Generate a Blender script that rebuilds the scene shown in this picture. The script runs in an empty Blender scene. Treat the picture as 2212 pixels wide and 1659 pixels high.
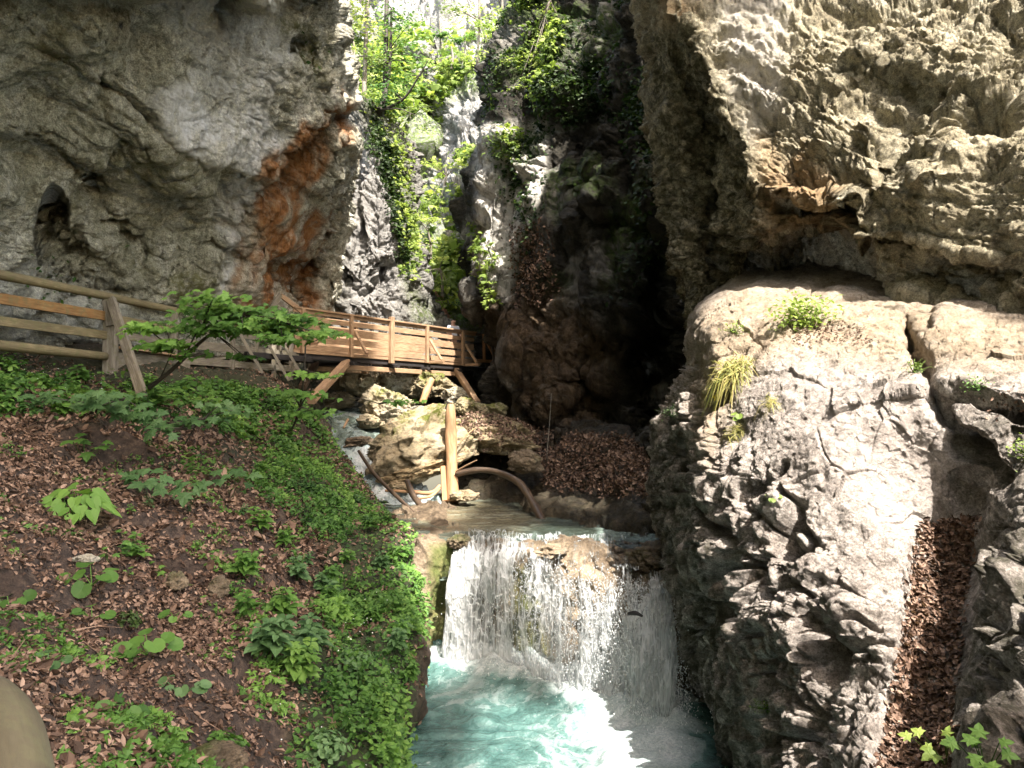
import bpy, math, random
import numpy as np
from mathutils import Vector, Matrix
PI = math.pi
rng = np.random.default_rng(7)
random.seed(7)
S = bpy.context.scene
# ------------------------------------------------------------------ camera, sky, sun, exposure
TH = math.radians(1.78)
cam = bpy.data.cameras.new('camera'); camo = bpy.data.objects.new('camera', cam)
S.collection.objects.link(camo); S.camera = camo
cam.sensor_width = 36; cam.lens = 27.0; cam.clip_start = 0.05; cam.clip_end = 2000
camo.location = (0, 0, 0); camo.rotation_euler = (PI/2 + TH, 0, 0)
SUN = Vector((0.29, -0.46, 0.84)).normalized()
elev = math.asin(SUN.z); azim = math.atan2(SUN.x, SUN.y)
w = bpy.data.worlds.new("World"); S.world = w; w.use_nodes = True
nt = w.node_tree; bg = nt.nodes['Background']
sky = nt.nodes.new('ShaderNodeTexSky'); sky.sky_type = 'NISHITA'; sky.sun_disc = False
sky.sun_elevation = elev; sky.sun_rotation = azim; sky.air_density = 1.0; sky.dust_density = 2.0; sky.ozone_density = 1.0
tint = nt.nodes.new('ShaderNodeMixRGB'); tint.blend_type = 'MULTIPLY'; tint.inputs[0].default_value = 1; tint.inputs[2].default_value = (1.22, 1.05, .84, 1)
nt.links.new(sky.outputs[0], tint.inputs[1]); nt.links.new(tint.outputs[0], bg.inputs[0]); bg.inputs[1].default_value = 0.118
sl = bpy.data.lights.new('sun', 'SUN'); sl.energy = 2.8; sl.angle = math.radians(0.5); sl.color = (1.0, 0.93, 0.86)
so = bpy.data.objects.new('sun', sl); S.collection.objects.link(so)
so.rotation_euler = SUN.to_track_quat('Z', 'Y').to_euler()
S.view_settings.view_transform = 'Standard'; S.view_settings.look = 'None'
S.view_settings.exposure = 2.85; S.view_settings.gamma = 1.0
S.cycles.max_bounces = 6; S.cycles.diffuse_bounces = 4; S.cycles.transparent_max_bounces = 12
S.cycles.caustics_reflective = False; S.cycles.caustics_refractive = False

# ------------------------------------------------------------------ helpers
FV = 1659.0                                    # focal length in survey units
def V(vx, vy, D):
    xc = (vx-1106)/FV; yc = -(vy-829.5)/FV
    y = math.cos(TH) - yc*math.sin(TH); z = math.sin(TH) + yc*math.cos(TH)
    return np.array([xc/y*D, D, z/y*D])
def proj(P):
    P = np.asarray(P, float)
    f = P[..., 1]*math.cos(TH) + P[..., 2]*math.sin(TH)
    u = -P[..., 1]*math.sin(TH) + P[..., 2]*math.cos(TH)
    f = np.maximum(f, 1e-3)
    return 1106 + FV*P[..., 0]/f, 829.5 - FV*u/f
def at_z(vx, vy, z):
    d = V(vx, vy, 1.0); return d*(z/d[2])

def _h(ix, iy, iz, k=0):
    n = (ix*374761393 + iy*668265263 + iz*2147483647 + k*1274126177) & 0xffffffff
    n = ((n ^ (n >> 13))*1274126177) & 0xffffffff
    n = ((n ^ (n >> 16))*2246822519) & 0xffffffff
    return ((n ^ (n >> 15)) & 0xffffff)/float(0xffffff)
def vnoise(p, seed=0):
    i = np.floor(p).astype(np.int64); f = p-i; f = f*f*f*(f*(f*6-15)+10)
    x, y, z = i[:, 0]+seed*17, i[:, 1], i[:, 2]
    r = 0
    for a in (0, 1):
        for b in (0, 1):
            for c in (0, 1):
                wgt = (f[:, 0] if a else 1-f[:, 0])*(f[:, 1] if b else 1-f[:, 1])*(f[:, 2] if c else 1-f[:, 2])
                r = r + wgt*_h(x+a, y+b, z+c)
    return r*2-1
def fbm(p, o=4, seed=0, gain=.5):
    r = 0; a = 1
    for k in range(o):
        r = r + a*vnoise(p*(2.03**k)+k*7.3, seed+k); a *= gain
    return r
def ridged(p, o=3, seed=0):
    r = 0; a = 1
    for k in range(o):
        r = r + a*(1-2*np.abs(vnoise(p*(2.1**k)+k*3.1, seed+k))); a *= .5
    return r
def sharp(p, o=4, seed=0, gain=.55):
    r = 0; a = 1
    for k in range(o):
        r = r + a*(np.abs(vnoise(p*(2.07**k)+k*5.1, seed+k))*2.2-.62); a *= gain
    return r
def cells(p, seed=0):
    """faceted cellular noise: value (tilted facet per cell), F1, F2"""
    i = np.floor(p).astype(np.int64); n = len(p)
    f1 = np.full(n, 9.); f2 = np.full(n, 9.); val = np.zeros(n); cid = np.zeros(n)
    for a in (-1, 0, 1):
        for b in (-1, 0, 1):
            for c in (-1, 0, 1):
                x, y, z = i[:, 0]+a+seed*31, i[:, 1]+b, i[:, 2]+c
                o = np.stack([i[:, 0]+a+_h(x, y, z, 1), i[:, 1]+b+_h(x, y, z, 2), i[:, 2]+c+_h(x, y, z, 3)], 1)
                dv = p-o; d = np.sqrt((dv**2).sum(1))
                m = d < f1
                f2 = np.where(m, f1, np.minimum(f2, d))
                t = (dv[:, 0]*(_h(x, y, z, 4)-.5)+dv[:, 1]*(_h(x, y, z, 5)-.5)+dv[:, 2]*(_h(x, y, z, 6)-.5))*2+(_h(x, y, z, 7)-.5)
                val = np.where(m, t, val); cid = np.where(m, _h(x, y, z, 8), cid); f1 = np.where(m, d, f1)
    return val, f1, f2, cid
def sm(a, b, x):
    t = np.clip((x-a)/(b-a), 0, 1); return t*t*(3-2*t)
def segdist(x, y, pts, closed=False):
    best = np.full(x.shape, 1e9); side = np.zeros(x.shape)
    n = len(pts)
    for k in range(n if closed else n-1):
        ax, ay = pts[k]; bx, by = pts[(k+1) % n]
        dx, dy = bx-ax, by-ay; L = dx*dx+dy*dy+1e-9
        t = np.clip(((x-ax)*dx+(y-ay)*dy)/L, 0, 1)
        d = np.hypot(x-ax-t*dx, y-ay-t*dy); s = np.sign((x-ax)*dy-(y-ay)*dx)
        m = d < best; side = np.where(m, s, side); best = np.minimum(best, d)
    return best, side
def inside(x, y, pts):
    r = np.zeros(x.shape, bool); n = len(pts)
    for k in range(n):
        ax, ay = pts[k]; bx, by = pts[(k+1) % n]
        c = ((ay > y) != (by > y)) & (x < (bx-ax)*(y-ay)/((by-ay) if by != ay else 1e-9)+ax)
        r ^= c
    return r
def pmask(x, y, pts, soft=20):
    d, _ = segdist(x, y, pts, True); d = np.where(inside(x, y, pts), d, -d)
    return sm(-soft, soft, d)
def cr(a, t):
    """catmull-rom along axis 0"""
    n = len(a); k = np.clip(np.floor(t).astype(int), 0, n-2); f = (t-k)
    g = lambda j: a[np.clip(j, 0, n-1)]
    p0, p1, p2, p3 = g(k-1), g(k), g(k+1), g(k+2)
    f = f.reshape((-1,)+(1,)*(a.ndim-1))
    return .5*((2*p1)+(-p0+p2)*f+(2*p0-5*p1+4*p2-p3)*f*f+(-p0+3*p1-3*p2+p3)*f**3)
class Patch:
    def __init__(s, rows, nu, nv):
        c = np.array([[V(*q) for q in r] for r in rows])
        g = cr(c, np.linspace(0, len(rows)-1, nv))
        g = cr(g.transpose(1, 0, 2), np.linspace(0, c.shape[1]-1, nu)).transpose(1, 0, 2)
        s.g = g; s.nu = nu; s.nv = nv; s.norm(); s.uv()
    def norm(s):
        du = np.gradient(s.g, axis=1); dv = np.gradient(s.g, axis=0)
        n = np.cross(dv, du); n /= np.linalg.norm(n, axis=2, keepdims=True)+1e-12
        s.n = n
    def orient(s, d):      # make normals point along direction d on the whole
        if (s.n*np.array(d)).sum(2).mean() < 0: s.n = -s.n; s.flip = True
        else: s.flip = False
    def uv(s): s.x, s.y = proj(s.g)
    def p(s): return s.g.reshape(-1, 3)
    def off(s, d): s.g = s.g + s.n*d.reshape(s.nv, s.nu)[..., None]
    def dent(s, cx, cy, rx, ry, depth, rot=0, pw=1.0, warp=.25, direction=None):
        a = math.radians(rot); dx, dy = s.x-cx, s.y-cy
        ux = dx*math.cos(a)+dy*math.sin(a); uy = -dx*math.sin(a)+dy*math.cos(a)
        r = np.sqrt((ux/rx)**2+(uy/ry)**2)
        r = r + warp*fbm(s.p()*1.3, 3, 5).reshape(r.shape)
        m = sm(1.15, .45, r)**pw
        s.g = s.g - (s.n if direction is None else np.array(direction))*(m*depth)[..., None]
    def crease(s, pts, width, depth, step=0, stepw=60):
        d, side = segdist(s.x, s.y, pts)
        d = d*(1+.35*fbm(s.p()*2.2, 3, 9).reshape(d.shape))
        m = np.exp(-(d/width)**2)
        st = step*np.where(side > 0, np.exp(-(d/stepw)), 0)
        s.g = s.g - s.n*(m*depth - st)[..., None]
    def mesh(s, name, m, attrs=None, cut=None, smooth=True):
        nv, nu = s.nv, s.nu
        idx = np.arange(nv*nu).reshape(nv, nu)
        q = np.stack([idx[:-1, :-1], idx[1:, :-1], idx[1:, 1:], idx[:-1, 1:]], -1).reshape(-1, 4)
        if not getattr(s, 'flip', False): q = q[:, ::-1]
        q = q[:, ::-1] if True else q
        return npmesh(name, s.p(), q, m, attrs, smooth)
def npmesh(name, v, q, m, attrs=None, smooth=True, parent=None, uv=None):
    v = np.ascontiguousarray(v, dtype=np.float32); q = np.ascontiguousarray(q, dtype=np.int32)
    me = bpy.data.meshes.new(name)
    k = q.shape[1]; nf = len(q)
    me.vertices.add(len(v)); me.vertices.foreach_set('co', v.ravel())
    me.loops.add(nf*k); me.loops.foreach_set('vertex_index', q.ravel())
    me.polygons.add(nf); me.polygons.foreach_set('loop_start', np.arange(0, nf*k, k, dtype=np.int32))
    me.polygons.foreach_set('loop_total', np.full(nf, k, np.int32))
    me.polygons.foreach_set('use_smooth', np.full(nf, smooth, bool))
    me.update(calc_edges=True)
    for a, d in (attrs or {}).items():
        at = me.attributes.new(a, 'FLOAT', 'POINT'); at.data.foreach_set('value', np.ascontiguousarray(d, dtype=np.float32).ravel())
    if uv is not None:
        ul = me.uv_layers.new(name='UVMap'); ul.data.foreach_set('uv', np.ascontiguousarray(uv, dtype=np.float32)[q.ravel()].ravel())
    me.materials.append(m)
    o = bpy.data.objects.new(name, me); S.collection.objects.link(o)
    if parent: o.parent = parent
    return o
def tag(o, label=None, cat=None, group=None, kind=None):
    if label: o['label'] = label
    if cat: o['category'] = cat
    if group: o['group'] = group
    if kind: o['kind'] = kind
    return o
def empty(name, loc, label, cat, group=None):
    o = bpy.data.objects.new(name, None); S.collection.objects.link(o); o.location = tuple(loc)
    o.empty_display_size = .1
    return tag(o, label, cat, group)

# ------------------------------------------------------------------ materials
class NT:
    def __init__(s, name):
        s.m = bpy.data.materials.new(name); s.m.use_nodes = True; s.t = s.m.node_tree
        s.b = s.t.nodes['Principled BSDF']; s.out = s.t.nodes['Material Output']
    def n(s, ty, **kw):
        nd = s.t.nodes.new('ShaderNode'+ty)
        for k, v in kw.items():
            if k.startswith('i_'):
                key = k[2:].replace('_', ' '); nd.inputs[int(key) if key.isdigit() else key].default_value = v
            else: setattr(nd, k, v)
        return nd
    def l(s, a, b): s.t.links.new(a, b)
    def coord(s, scale=(1, 1, 1)):
        g = s.n('NewGeometry'); mp = s.n('Mapping'); mp.inputs['Scale'].default_value = scale
        s.l(g.outputs['Position'], mp.inputs['Vector']); return mp.outputs[0]
    def noise(s, vec, scale, detail=6, rough=.6, dist=0):
        nd = s.n('TexNoise', i_Scale=scale, i_Detail=detail, i_Roughness=rough, i_Distortion=dist)
        s.l(vec, nd.inputs['Vector']); return nd.outputs['Fac']
    def ramp(s, fac, stops, interp='LINEAR'):
        r = s.n('ValToRGB'); r.color_ramp.interpolation = interp; e = r.color_ramp.elements
        while len(e) < len(stops): e.new(.5)
        for a, (p, c) in zip(e, stops):
            a.position = p; a.color = (c if not isinstance(c, (int, float)) else (c, c, c)) + (() if not isinstance(c, (int, float)) and len(c) == 4 else (1,))
        s.l(fac, r.inputs[0]); return r.outputs[0]
    def mix(s, fac, a, b, mode='MIX'):
        m = s.n('MixRGB', blend_type=mode)
        for sock, v in ((m.inputs[0], fac), (m.inputs[1], a), (m.inputs[2], b)):
            if isinstance(v, (int, float)): sock.default_value = v
            elif isinstance(v, tuple): sock.default_value = v+(1,)
            else: s.l(v, sock)
        return m.outputs[0]
    def math(s, op, a, b=0.0, c=None):
        m = s.n('Math', operation=op)
        for k, v in enumerate((a, b, c)):
            if v is None: continue
            if isinstance(v, (int, float)): m.inputs[k].default_value = v
            else: s.l(v, m.inputs[k])
        return m.outputs[0]
    def attr(s, name): return s.n('Attribute', attribute_name=name).outputs['Fac']
    def bump(s, h, strength, dist, prev=None):
        b = s.n('Bump', i_Strength=strength, i_Distance=dist); s.l(h, b.inputs['Height'])
        if prev is not None: s.l(prev, b.inputs['Normal'])
        return b.outputs[0]
def rock_mat(name, dark, mid, light, stain=None, moss_and_shade=(.05, .065, .018), pale=(.5, .5, .47), scale=1.0, streak=(1.4, 1.4, .35), bump=1.0, rough=.85, vert=.5):
    t = NT(name); c = t.coord(); cs = t.coord(streak)
    n1 = t.noise(c, .7*scale, 8, .65); n2 = t.noise(cs, 1.6*scale, 8, .62, .4); n3 = t.noise(c, 9*scale, 6, .7)
    col = t.ramp(n2, [(.28, dark), (.48, mid), (.68, light)])
    col = t.mix(t.ramp(n1, [(.35, 0.0), (.65, .55)]), col, mid)
    sp = t.ramp(n3, [(.36, (.38, .37, .33)), (.5, (1., 1., 1.)), (.66, (1.5, 1.5, 1.46))])
    col = t.mix(.75, col, sp, 'MULTIPLY')
    sp2 = t.ramp(t.noise(c, 38*scale, 4, .7), [(.36, (.45, .44, .4)), (.5, (1., 1., 1.)), (.64, (1.6, 1.6, 1.55))])
    col = t.mix(.7, col, sp2, 'MULTIPLY')
    col = t.mix(t.math('MULTIPLY', t.attr('pale'), t.ramp(t.noise(cs, 3.5, 8, .7), [(.34, .15), (.6, 1.0)])), col, pale)
    if stain:
        sc = t.ramp(t.noise(cs, 5.0, 8, .7, .5), [(.3, stain[0]), (.5, stain[1]), (.72, stain[2])])
        col = t.mix(t.math('MULTIPLY', t.attr('stain'), t.ramp(t.noise(c, 2.5, 6, .7), [(.3, .45), (.5, 1.0)])), col, sc)
    mo = t.ramp(t.noise(c, 6, 6, .75), [(.4, 0.), (.58, 1.)])
    col = t.mix(t.math('MULTIPLY', t.attr('moss_and_shade'), mo), col, t.mix(t.noise(c, 25, 3), moss_and_shade, tuple(x*2 for x in moss_and_shade)))  # this mask also carries painted shade on the wall and outcrop flanks
    t.l(col, t.b.inputs['Base Color']); t.b.inputs['Roughness'].default_value = rough
    t.b.inputs['Specular IOR Level'].default_value = .25
    vo = t.n('TexVoronoi', feature='DISTANCE_TO_EDGE', i_Scale=3.2*scale); wv = t.mix(.18, c, t.n('TexNoise', i_Scale=3.0*scale).outputs['Color'])
    t.l(wv, vo.inputs['Vector'])
    cr_ = t.ramp(vo.outputs['Distance'], [(0., 0.), (.06, 1.)])
    cr_ = t.mix(t.ramp(t.noise(c, 1.3*scale, 3), [(.5, 0.), (.6, 1.)]), (1., 1., 1.), cr_)
    b = t.bump(cr_, .3*bump, .02)
    rn = t.n('TexNoise', noise_type='RIDGED_MULTIFRACTAL', i_Scale=2.2*scale, i_Detail=8.0, i_Roughness=.55, i_Distortion=.3, i_Offset=.9, i_Gain=1.6); t.l(t.coord((1, 1, 1.5)), rn.inputs['Vector'])
    b = t.bump(rn.outputs['Fac'], .7*bump, .10/scale, b)
    b = t.bump(t.noise(c, 6*scale, 10, .75), 1.0*bump, .16/scale, b)
    b = t.bump(t.noise(c, 28*scale, 6, .7), .9*bump, .04/scale, b)
    t.l(b, t.b.inputs['Normal']); return t.m
M = {}
M['left'] = rock_mat('limestone_mossy', (.17, .165, .115), (.43, .42, .33), (.68, .67, .60),
                     stain=((.10, .05, .025), (.34, .15, .05), (.44, .27, .13)), moss_and_shade=(.11, .11, .045), pale=(.78, .79, .78))
M['center'] = rock_mat('limestone_dark', (.007, .006, .004), (.020, .018, .012), (.06, .054, .038), stain=((.03, .019, .010), (.085, .056, .030), (.18, .13, .08)), moss_and_shade=(.035, .055, .012), pale=(.58, .56, .50))  # dark wet rock, lowered further so its colour carries the gorge shade
M['wall'] = rock_mat('limestone_ochre', (.17, .14, .09), (.36, .32, .22), (.52, .48, .37), stain=((.16, .09, .04), (.36, .22, .1), (.45, .32, .18)), moss_and_shade=(.035, .032, .015), pale=(.5, .47, .42), scale=1.3, streak=(1.2, 1.2, 1.2))
M['boulder'] = rock_mat('limestone_pale', (.17, .145, .125), (.33, .295, .265), (.47, .43, .39), stain=((.24, .17, .10), (.38, .30, .20), (.50, .42, .30)), moss_and_shade=(.035, .033, .02), pale=(.52, .46, .41), scale=1.6, streak=(1, 1, .8))
M['bank'] = rock_mat('shaded_bank', (.012, .010, .007), (.035, .027, .018), (.09, .07, .045), stain=((.1, .1, .1), (.1, .1, .1), (.1, .1, .1)), moss_and_shade=(.02, .025, .008), pale=(.22, .18, .12), scale=2.0, rough=.5)  # darker copy of the tufa, the bank's shade put into its colour
M['far'] = rock_mat('limestone_far', (.13, .13, .115), (.24, .24, .225), (.36, .36, .35), stain=((.3, .14, .1), (.42, .22, .16), (.5, .3, .22)), moss_and_shade=(.10, .15, .03), pale=(.36, .36, .35), scale=.45, streak=(1.5, 1.5, .3), bump=.8)
M['stone'] = rock_mat('river_stone', (.12, .095, .05), (.26, .21, .12), (.42, .36, .23), stain=((.3, .2, .1), (.45, .3, .15), (.5, .4, .25)), moss_and_shade=(.09, .10, .02), pale=(.6, .57, .48), scale=2.2, streak=(1, 1, 1))
M['tufa'] = rock_mat('wet_tufa', (.05, .04, .028), (.14, .105, .07), (.30, .235, .16), stain=((.10, .11, .04), (.16, .17, .06), (.3, .24, .12)), moss_and_shade=(.05, .07, .015), pale=(.5, .4, .28), scale=2.0, streak=(1.3, 1.3, .6), rough=.45)

M['crag'] = rock_mat('limestone_crag', (.09, .088, .078), (.19, .186, .17), (.30, .295, .28), stain=((.3, .2, .1), (.3, .2, .1), (.3, .2, .1)), moss_and_shade=(.05, .07, .015), pale=(.36, .35, .33), scale=.8, streak=(1.5, 1.5, .5))
def soil_mat():
    t = NT('forest_soil'); c = t.coord()
    col = t.ramp(t.noise(c, 14, 8, .7), [(.3, (.015, .011, .008)), (.5, (.04, .026, .019)), (.7, (.10, .07, .05))])
    col = t.mix(t.math('MULTIPLY', t.attr('moss_and_shade'), .9), col, t.mix(t.noise(c, 9, 5), (.008, .014, .004), (.03, .045, .01)))
    t.l(col, t.b.inputs['Base Color']); t.b.inputs['Roughness'].default_value = .95
    t.l(t.bump(t.noise(c, 30, 6, .7), 1., .03), t.b.inputs['Normal']); return t.m
M['soil'] = soil_mat()
def leaf_mat(name, c0, c1, c2, trans=.35, rough=.55, vein=False):
    t = NT(name); a = t.attr('tint')
    col = t.ramp(a, [(.05, c0), (.5, c1), (.95, c2)])
    t.l(col, t.b.inputs['Base Color']); t.b.inputs['Roughness'].default_value = rough; t.b.inputs['Specular IOR Level'].default_value = .3
    if trans:
        tr = t.n('BsdfTranslucent'); ms = t.n('MixShader'); ms.inputs[0].default_value = trans
        t.l(t.mix(.5, col, (1.15, 1.25, .35), 'MULTIPLY'), tr.inputs[0])
        t.l(t.b.outputs[0], ms.inputs[1]); t.l(tr.outputs[0], ms.inputs[2]); t.l(ms.outputs[0], t.out.inputs[0])
    return t.m
M['leaf'] = leaf_mat('green_leaf', (.02, .06, .012), (.07, .16, .03), (.17, .29, .06))
M['leaf_maple'] = leaf_mat('maple_leaf', (.045, .11, .02), (.10, .21, .04), (.17, .31, .06), .4)
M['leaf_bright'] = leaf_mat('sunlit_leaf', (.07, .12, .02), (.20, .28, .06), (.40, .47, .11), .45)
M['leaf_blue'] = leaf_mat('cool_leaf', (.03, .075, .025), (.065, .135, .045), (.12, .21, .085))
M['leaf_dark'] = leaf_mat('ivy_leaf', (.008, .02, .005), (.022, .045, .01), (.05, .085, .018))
M['grass'] = leaf_mat('grass_blade', (.12, .14, .03), (.3, .28, .08), (.42, .36, .15), .3)
M['litter'] = leaf_mat('dead_leaf', (.035, .021, .014), (.125, .075, .05), (.30, .205, .15), .08, .7)
M['flower'] = leaf_mat('white_petal', (.7, .7, .68), (.78, .78, .75), (.8, .8, .8), .2)
M['yellow'] = leaf_mat('yellow_petal', (.8, .55, .02), (.8, .55, .02), (.8, .6, .02), .2)
def wood_mat(name, a, b, c, grain=14, rough=.75, lich_and_shade=0):
    t = NT(name); uv = t.n('UVMap').outputs[0]; mp = t.n('Mapping'); mp.inputs['Scale'].default_value = (1.2, grain, 1); t.l(uv, mp.inputs[0])
    n = t.noise(mp.outputs[0], 3, 8, .65, .3); cc = t.coord()
    col = t.ramp(n, [(.28, a), (.5, b), (.72, c)])
    big = t.ramp(t.noise(cc, 1.7, 6, .6), [(.35, (.72, .70, .68)), (.62, (1.15, 1.12, 1.08))])
    col = t.mix(.8, col, big, 'MULTIPLY')
    if lich_and_shade: col = t.mix(t.ramp(t.noise(cc, 9, 6, .7), [(.5, 0.), (.62, lich_and_shade)]), col, (.13, .125, .055))
    t.l(col, t.b.inputs['Base Color']); t.b.inputs['Roughness'].default_value = rough
    t.l(t.bump(n, .5, .012), t.b.inputs['Normal']); return t.m
M['wood_new'] = wood_mat('bridge_timber', (.17, .10, .055), (.31, .205, .12), (.42, .30, .195))
M['wood_orange'] = wood_mat('orange_timber', (.22, .11, .045), (.34, .18, .08), (.42, .26, .14))
M['wood_grey'] = wood_mat('weathered_timber', (.08, .07, .055), (.18, .16, .125), (.30, .28, .23), lich_and_shade=.5)
M['wood_lichen'] = wood_mat('lichen_timber', (.09, .072, .036), (.17, .14, .075), (.26, .22, .13), lich_and_shade=.8)
M['wood_rust'] = wood_mat('stained_timber', (.12, .06, .02), (.24, .13, .045), (.28, .21, .10), lich_and_shade=.6)
M['wood_rail'] = wood_mat('worn_rail', (.05, .042, .022), (.085, .07, .038), (.13, .11, .065), grain=9, lich_and_shade=.6)
M['wood_log'] = wood_mat('barkless_log', (.17, .09, .04), (.31, .18, .09), (.42, .28, .16), grain=6)
M['wood_dark'] = wood_mat('wet_timber', (.02, .014, .01), (.055, .036, .022), (.115, .08, .05), grain=6, rough=.5)
M['wood_black'] = wood_mat('black_timber', (.012, .010, .010), (.02, .018, .018), (.035, .03, .03))  # near-black tone for the bridge beams and small dark pieces
M['bark'] = wood_mat('grey_bark', (.10, .085, .065), (.18, .16, .13), (.3, .28, .24), grain=5)
M['bark_dark'] = wood_mat('dark_bark', (.02, .017, .013), (.04, .033, .025), (.07, .06, .045), grain=5)

# ------------------------------------------------------------------ light plan: sunlit areas
def R(pa, lo, hi): return pa
def rockify(pt, big=.5, bs=.35, rid=.25, rs=.8, fac=.25, fs=1.1, fine=.05, aniso=(1, 1, 1), seed=0, micro=.02, warp=.35, strata=0, sdir=(0.2, 0.1, 1), sf=2.0):
    p = pt.p()*np.array(aniso)
    wv = np.stack([fbm(p*.6+11, 3, seed+1), fbm(p*.6+47, 3, seed+2), fbm(p*.6+83, 3, seed+3)], 1)*warp*.4
    q = p+wv
    rr = np.array([[.84, .2, .5], [-.1, .97, -.2], [-.5, .1, .86]]); qr = (q@rr)*np.array([.8, .8, 1.7])
    d = big*fbm(q*bs, 4, seed) + rid*.8*sharp(qr*rs*.9, 3, seed+4)
    v1, a, b, c_ = cells(q*fs, seed+5); crk = sm(.45, .75, c_)
    d = d+fac*(v1*.5+.15*crk*(sm(0, .06, b-a)-1))
    v2, a, b, c_ = cells((q+wv*.5)*fs*2.9, seed+6); d = d+fac*.2*(v2*.9+.9*sm(.5, .7, c_)*(sm(0, .1, b-a)-1))
    rough = .35+.65*sm(-.3, .4, fbm(q*.45, 2, seed+13))
    d = d+fac*.75*rough*sharp(qr*fs*1.6, 6, seed+14, .58)
    if not isinstance(strata, int):
        sd = (q@np.array(sdir))*sf+.5*fbm(q*.9, 3, seed+8); f_ = sd % 1
        d = d+strata*rough*(np.where(f_ < .7, f_/.7, (1-f_)/.3)-.5)
        sd = sd*3.1+.4*fbm(q*2.5, 2, seed+18); f_ = sd % 1
        d = d+strata*.4*rough*(np.where(f_ < .75, f_/.75, (1-f_)/.25)-.5)
    v3, a, b, c_ = cells(q*fs*9, seed+7); d = d+fine*rough*(v3*.7+sharp(qr*fs*8, 2, seed+17)*.6)
    d = d+micro*.6*fbm(q*22, 2, seed+9)
    pt.off(d)
    return d
CLEAR = []   # patches kept for scattering and for the light plan

# ---- left cliff
L = Patch([
 [(-420,-2300,8),(0,-2300,9.5),(150,-2300,10),(300,-2300,10.5),(450,-2300,11.5),(560,-2300,13),(650,-2300,15),(720,-2300,17),(690,-2300,24)],
 [(-420,-380,6.5),(0,-330,8.5),(150,-330,9),(300,-330,9.5),(450,-330,10.5),(560,-330,12),(650,-330,14),(720,-330,16),(690,-330,22)],
 [(-420,-60,7.5),(0,0,10),(150,0,11),(300,0,12.2),(450,0,13.2),(560,0,14.6),(650,0,16),(742,0,18),(715,0,24)],
 [(-420,150,8),(0,150,11),(150,150,12),(300,150,13),(450,150,14),(560,150,15.3),(650,150,16.8),(738,120,19),(722,130,26)],
 [(-420,300,8.7),(0,300,12),(150,300,13),(300,300,13.6),(450,300,14.6),(560,300,16.4),(660,290,18.3),(755,300,20.5),(742,300,28)],
 [(-420,420,9),(0,420,12.5),(150,420,13.8),(300,420,14.8),(450,420,16),(560,420,17.8),(640,420,19.7),(722,430,23.5),(742,430,30)],
 [(-420,540,9.3),(0,540,13),(150,540,14.8),(300,540,15.8),(450,540,17.2),(560,540,19.3),(625,540,21),(690,540,25),(720,540,30)],
 [(-420,650,9.6),(0,650,13.4),(150,650,15.4),(300,650,16.7),(450,650,18.2),(560,650,20.2),(620,650,22),(672,650,25.5),(700,650,31)],
 [(-420,730,9.9),(0,730,14.4),(150,735,16),(300,740,17.4),(450,750,19),(560,755,21),(615,760,23),(665,765,26),(690,765,31)],
 [(-420,860,10.2),(0,860,15),(150,860,16.8),(300,860,18),(450,860,19.8),(560,860,21.8),(615,860,24),(655,870,27),(680,870,31)]], 540, 620)
L.orient((.7, -.7, 0))
L.dent(330, 470, 250, 130, .4, 25, warp=.4)
L.crease([(205,165),(300,235),(400,335),(470,352)], 9, .4, .22, 110)
L.crease([(200,410),(300,540),(400,610)], 12, .35, .12, 60)
L.crease([(750,260),(640,345),(590,420)], 22, .9)
L.crease([(470,352),(475,480),(490,640)], 8, .25, .0, 60)
L.crease([(232,40),(245,100)], 5, .25)
L.dent(690, 300, 40, 26, .8, -40)
L.dent(620, 400, 26, 60, .6, 10)
L.dent(700, 560, 55, 190, 1.6, 5, warp=.3, direction=(0, -1, 0))
L.dent(500, 10, 40, 60, .8, 10)
L.dent(660, 110, 35, 45, .8)
L.dent(620, 600, 60, 70, .5, 0)
L.dent(430, 640, 45, 22, 1.0)
L.dent(240, 640, 90, 30, .5)
L.uv(); L.norm(); L.orient((.7, -.7, 0))
rockify(L, .28, .33, .16, .8, .17, .75, .035, (1, 1, .62), 10, .022)
L.norm(); L.orient((.7, -.7, 0)); L.uv()
L.dent(114, 495, 33, 92, 11, 3, pw=.35, warp=.12, direction=(.64, -1, -.2))
L.dent(150, 560, 50, 70, .9, 10, warp=.3)
L.norm(); L.orient((.7, -.7, 0)); L.uv(); lp = L.p()
xx, yy = L.x, L.y
wx = xx+35*fbm(lp*.9, 4, 71).reshape(xx.shape); wy = yy+45*fbm(lp*.9+9, 4, 72).reshape(xx.shape)
st = np.maximum.reduce([pmask(wx, wy, [(500,490),(530,430),(580,330),(660,245),(750,225),(770,330),(710,350),(660,420),(690,520),(670,700),(500,720),(525,600)], 16),
                        pmask(wx, wy, [(735,245),(760,270),(760,330),(740,320)], 6)])
st = st*(.25+.75*sm(-.55, .25, fbm(lp*np.array([1.6, 1.6, .45]), 4, 33)).reshape(xx.shape))
pl = np.maximum.reduce([pmask(wx, wy, [(320,240),(430,200),(480,260),(470,350),(400,335)], 25), .9*pmask(wx, wy, [(480,230),(580,230),(600,330),(540,430),(515,500),(520,650),(480,650),(490,400)], 25),
                        .6*pmask(wx, wy, [(360,-50),(620,-50),(640,120),(560,230),(460,220),(380,120)], 40), .35*pmask(wx, wy, [(0,560),(230,600),(300,760),(0,760)], 25)])
pl = pl*(1-st)
mo = np.maximum.reduce([.6*pmask(wx, wy, [(-400,-400),(330,-400),(230,200),(480,400),(480,660),(-400,700)], 60)*(.35+.65*sm(-.2, .5, fbm(lp*.7, 3, 55)).reshape(xx.shape)),
                        pmask(wx, wy, [(380,600),(480,600),(480,680),(380,680)], 12), pmask(wx, wy, [(600,20),(690,60),(720,150),(640,120)], 20)])
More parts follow.
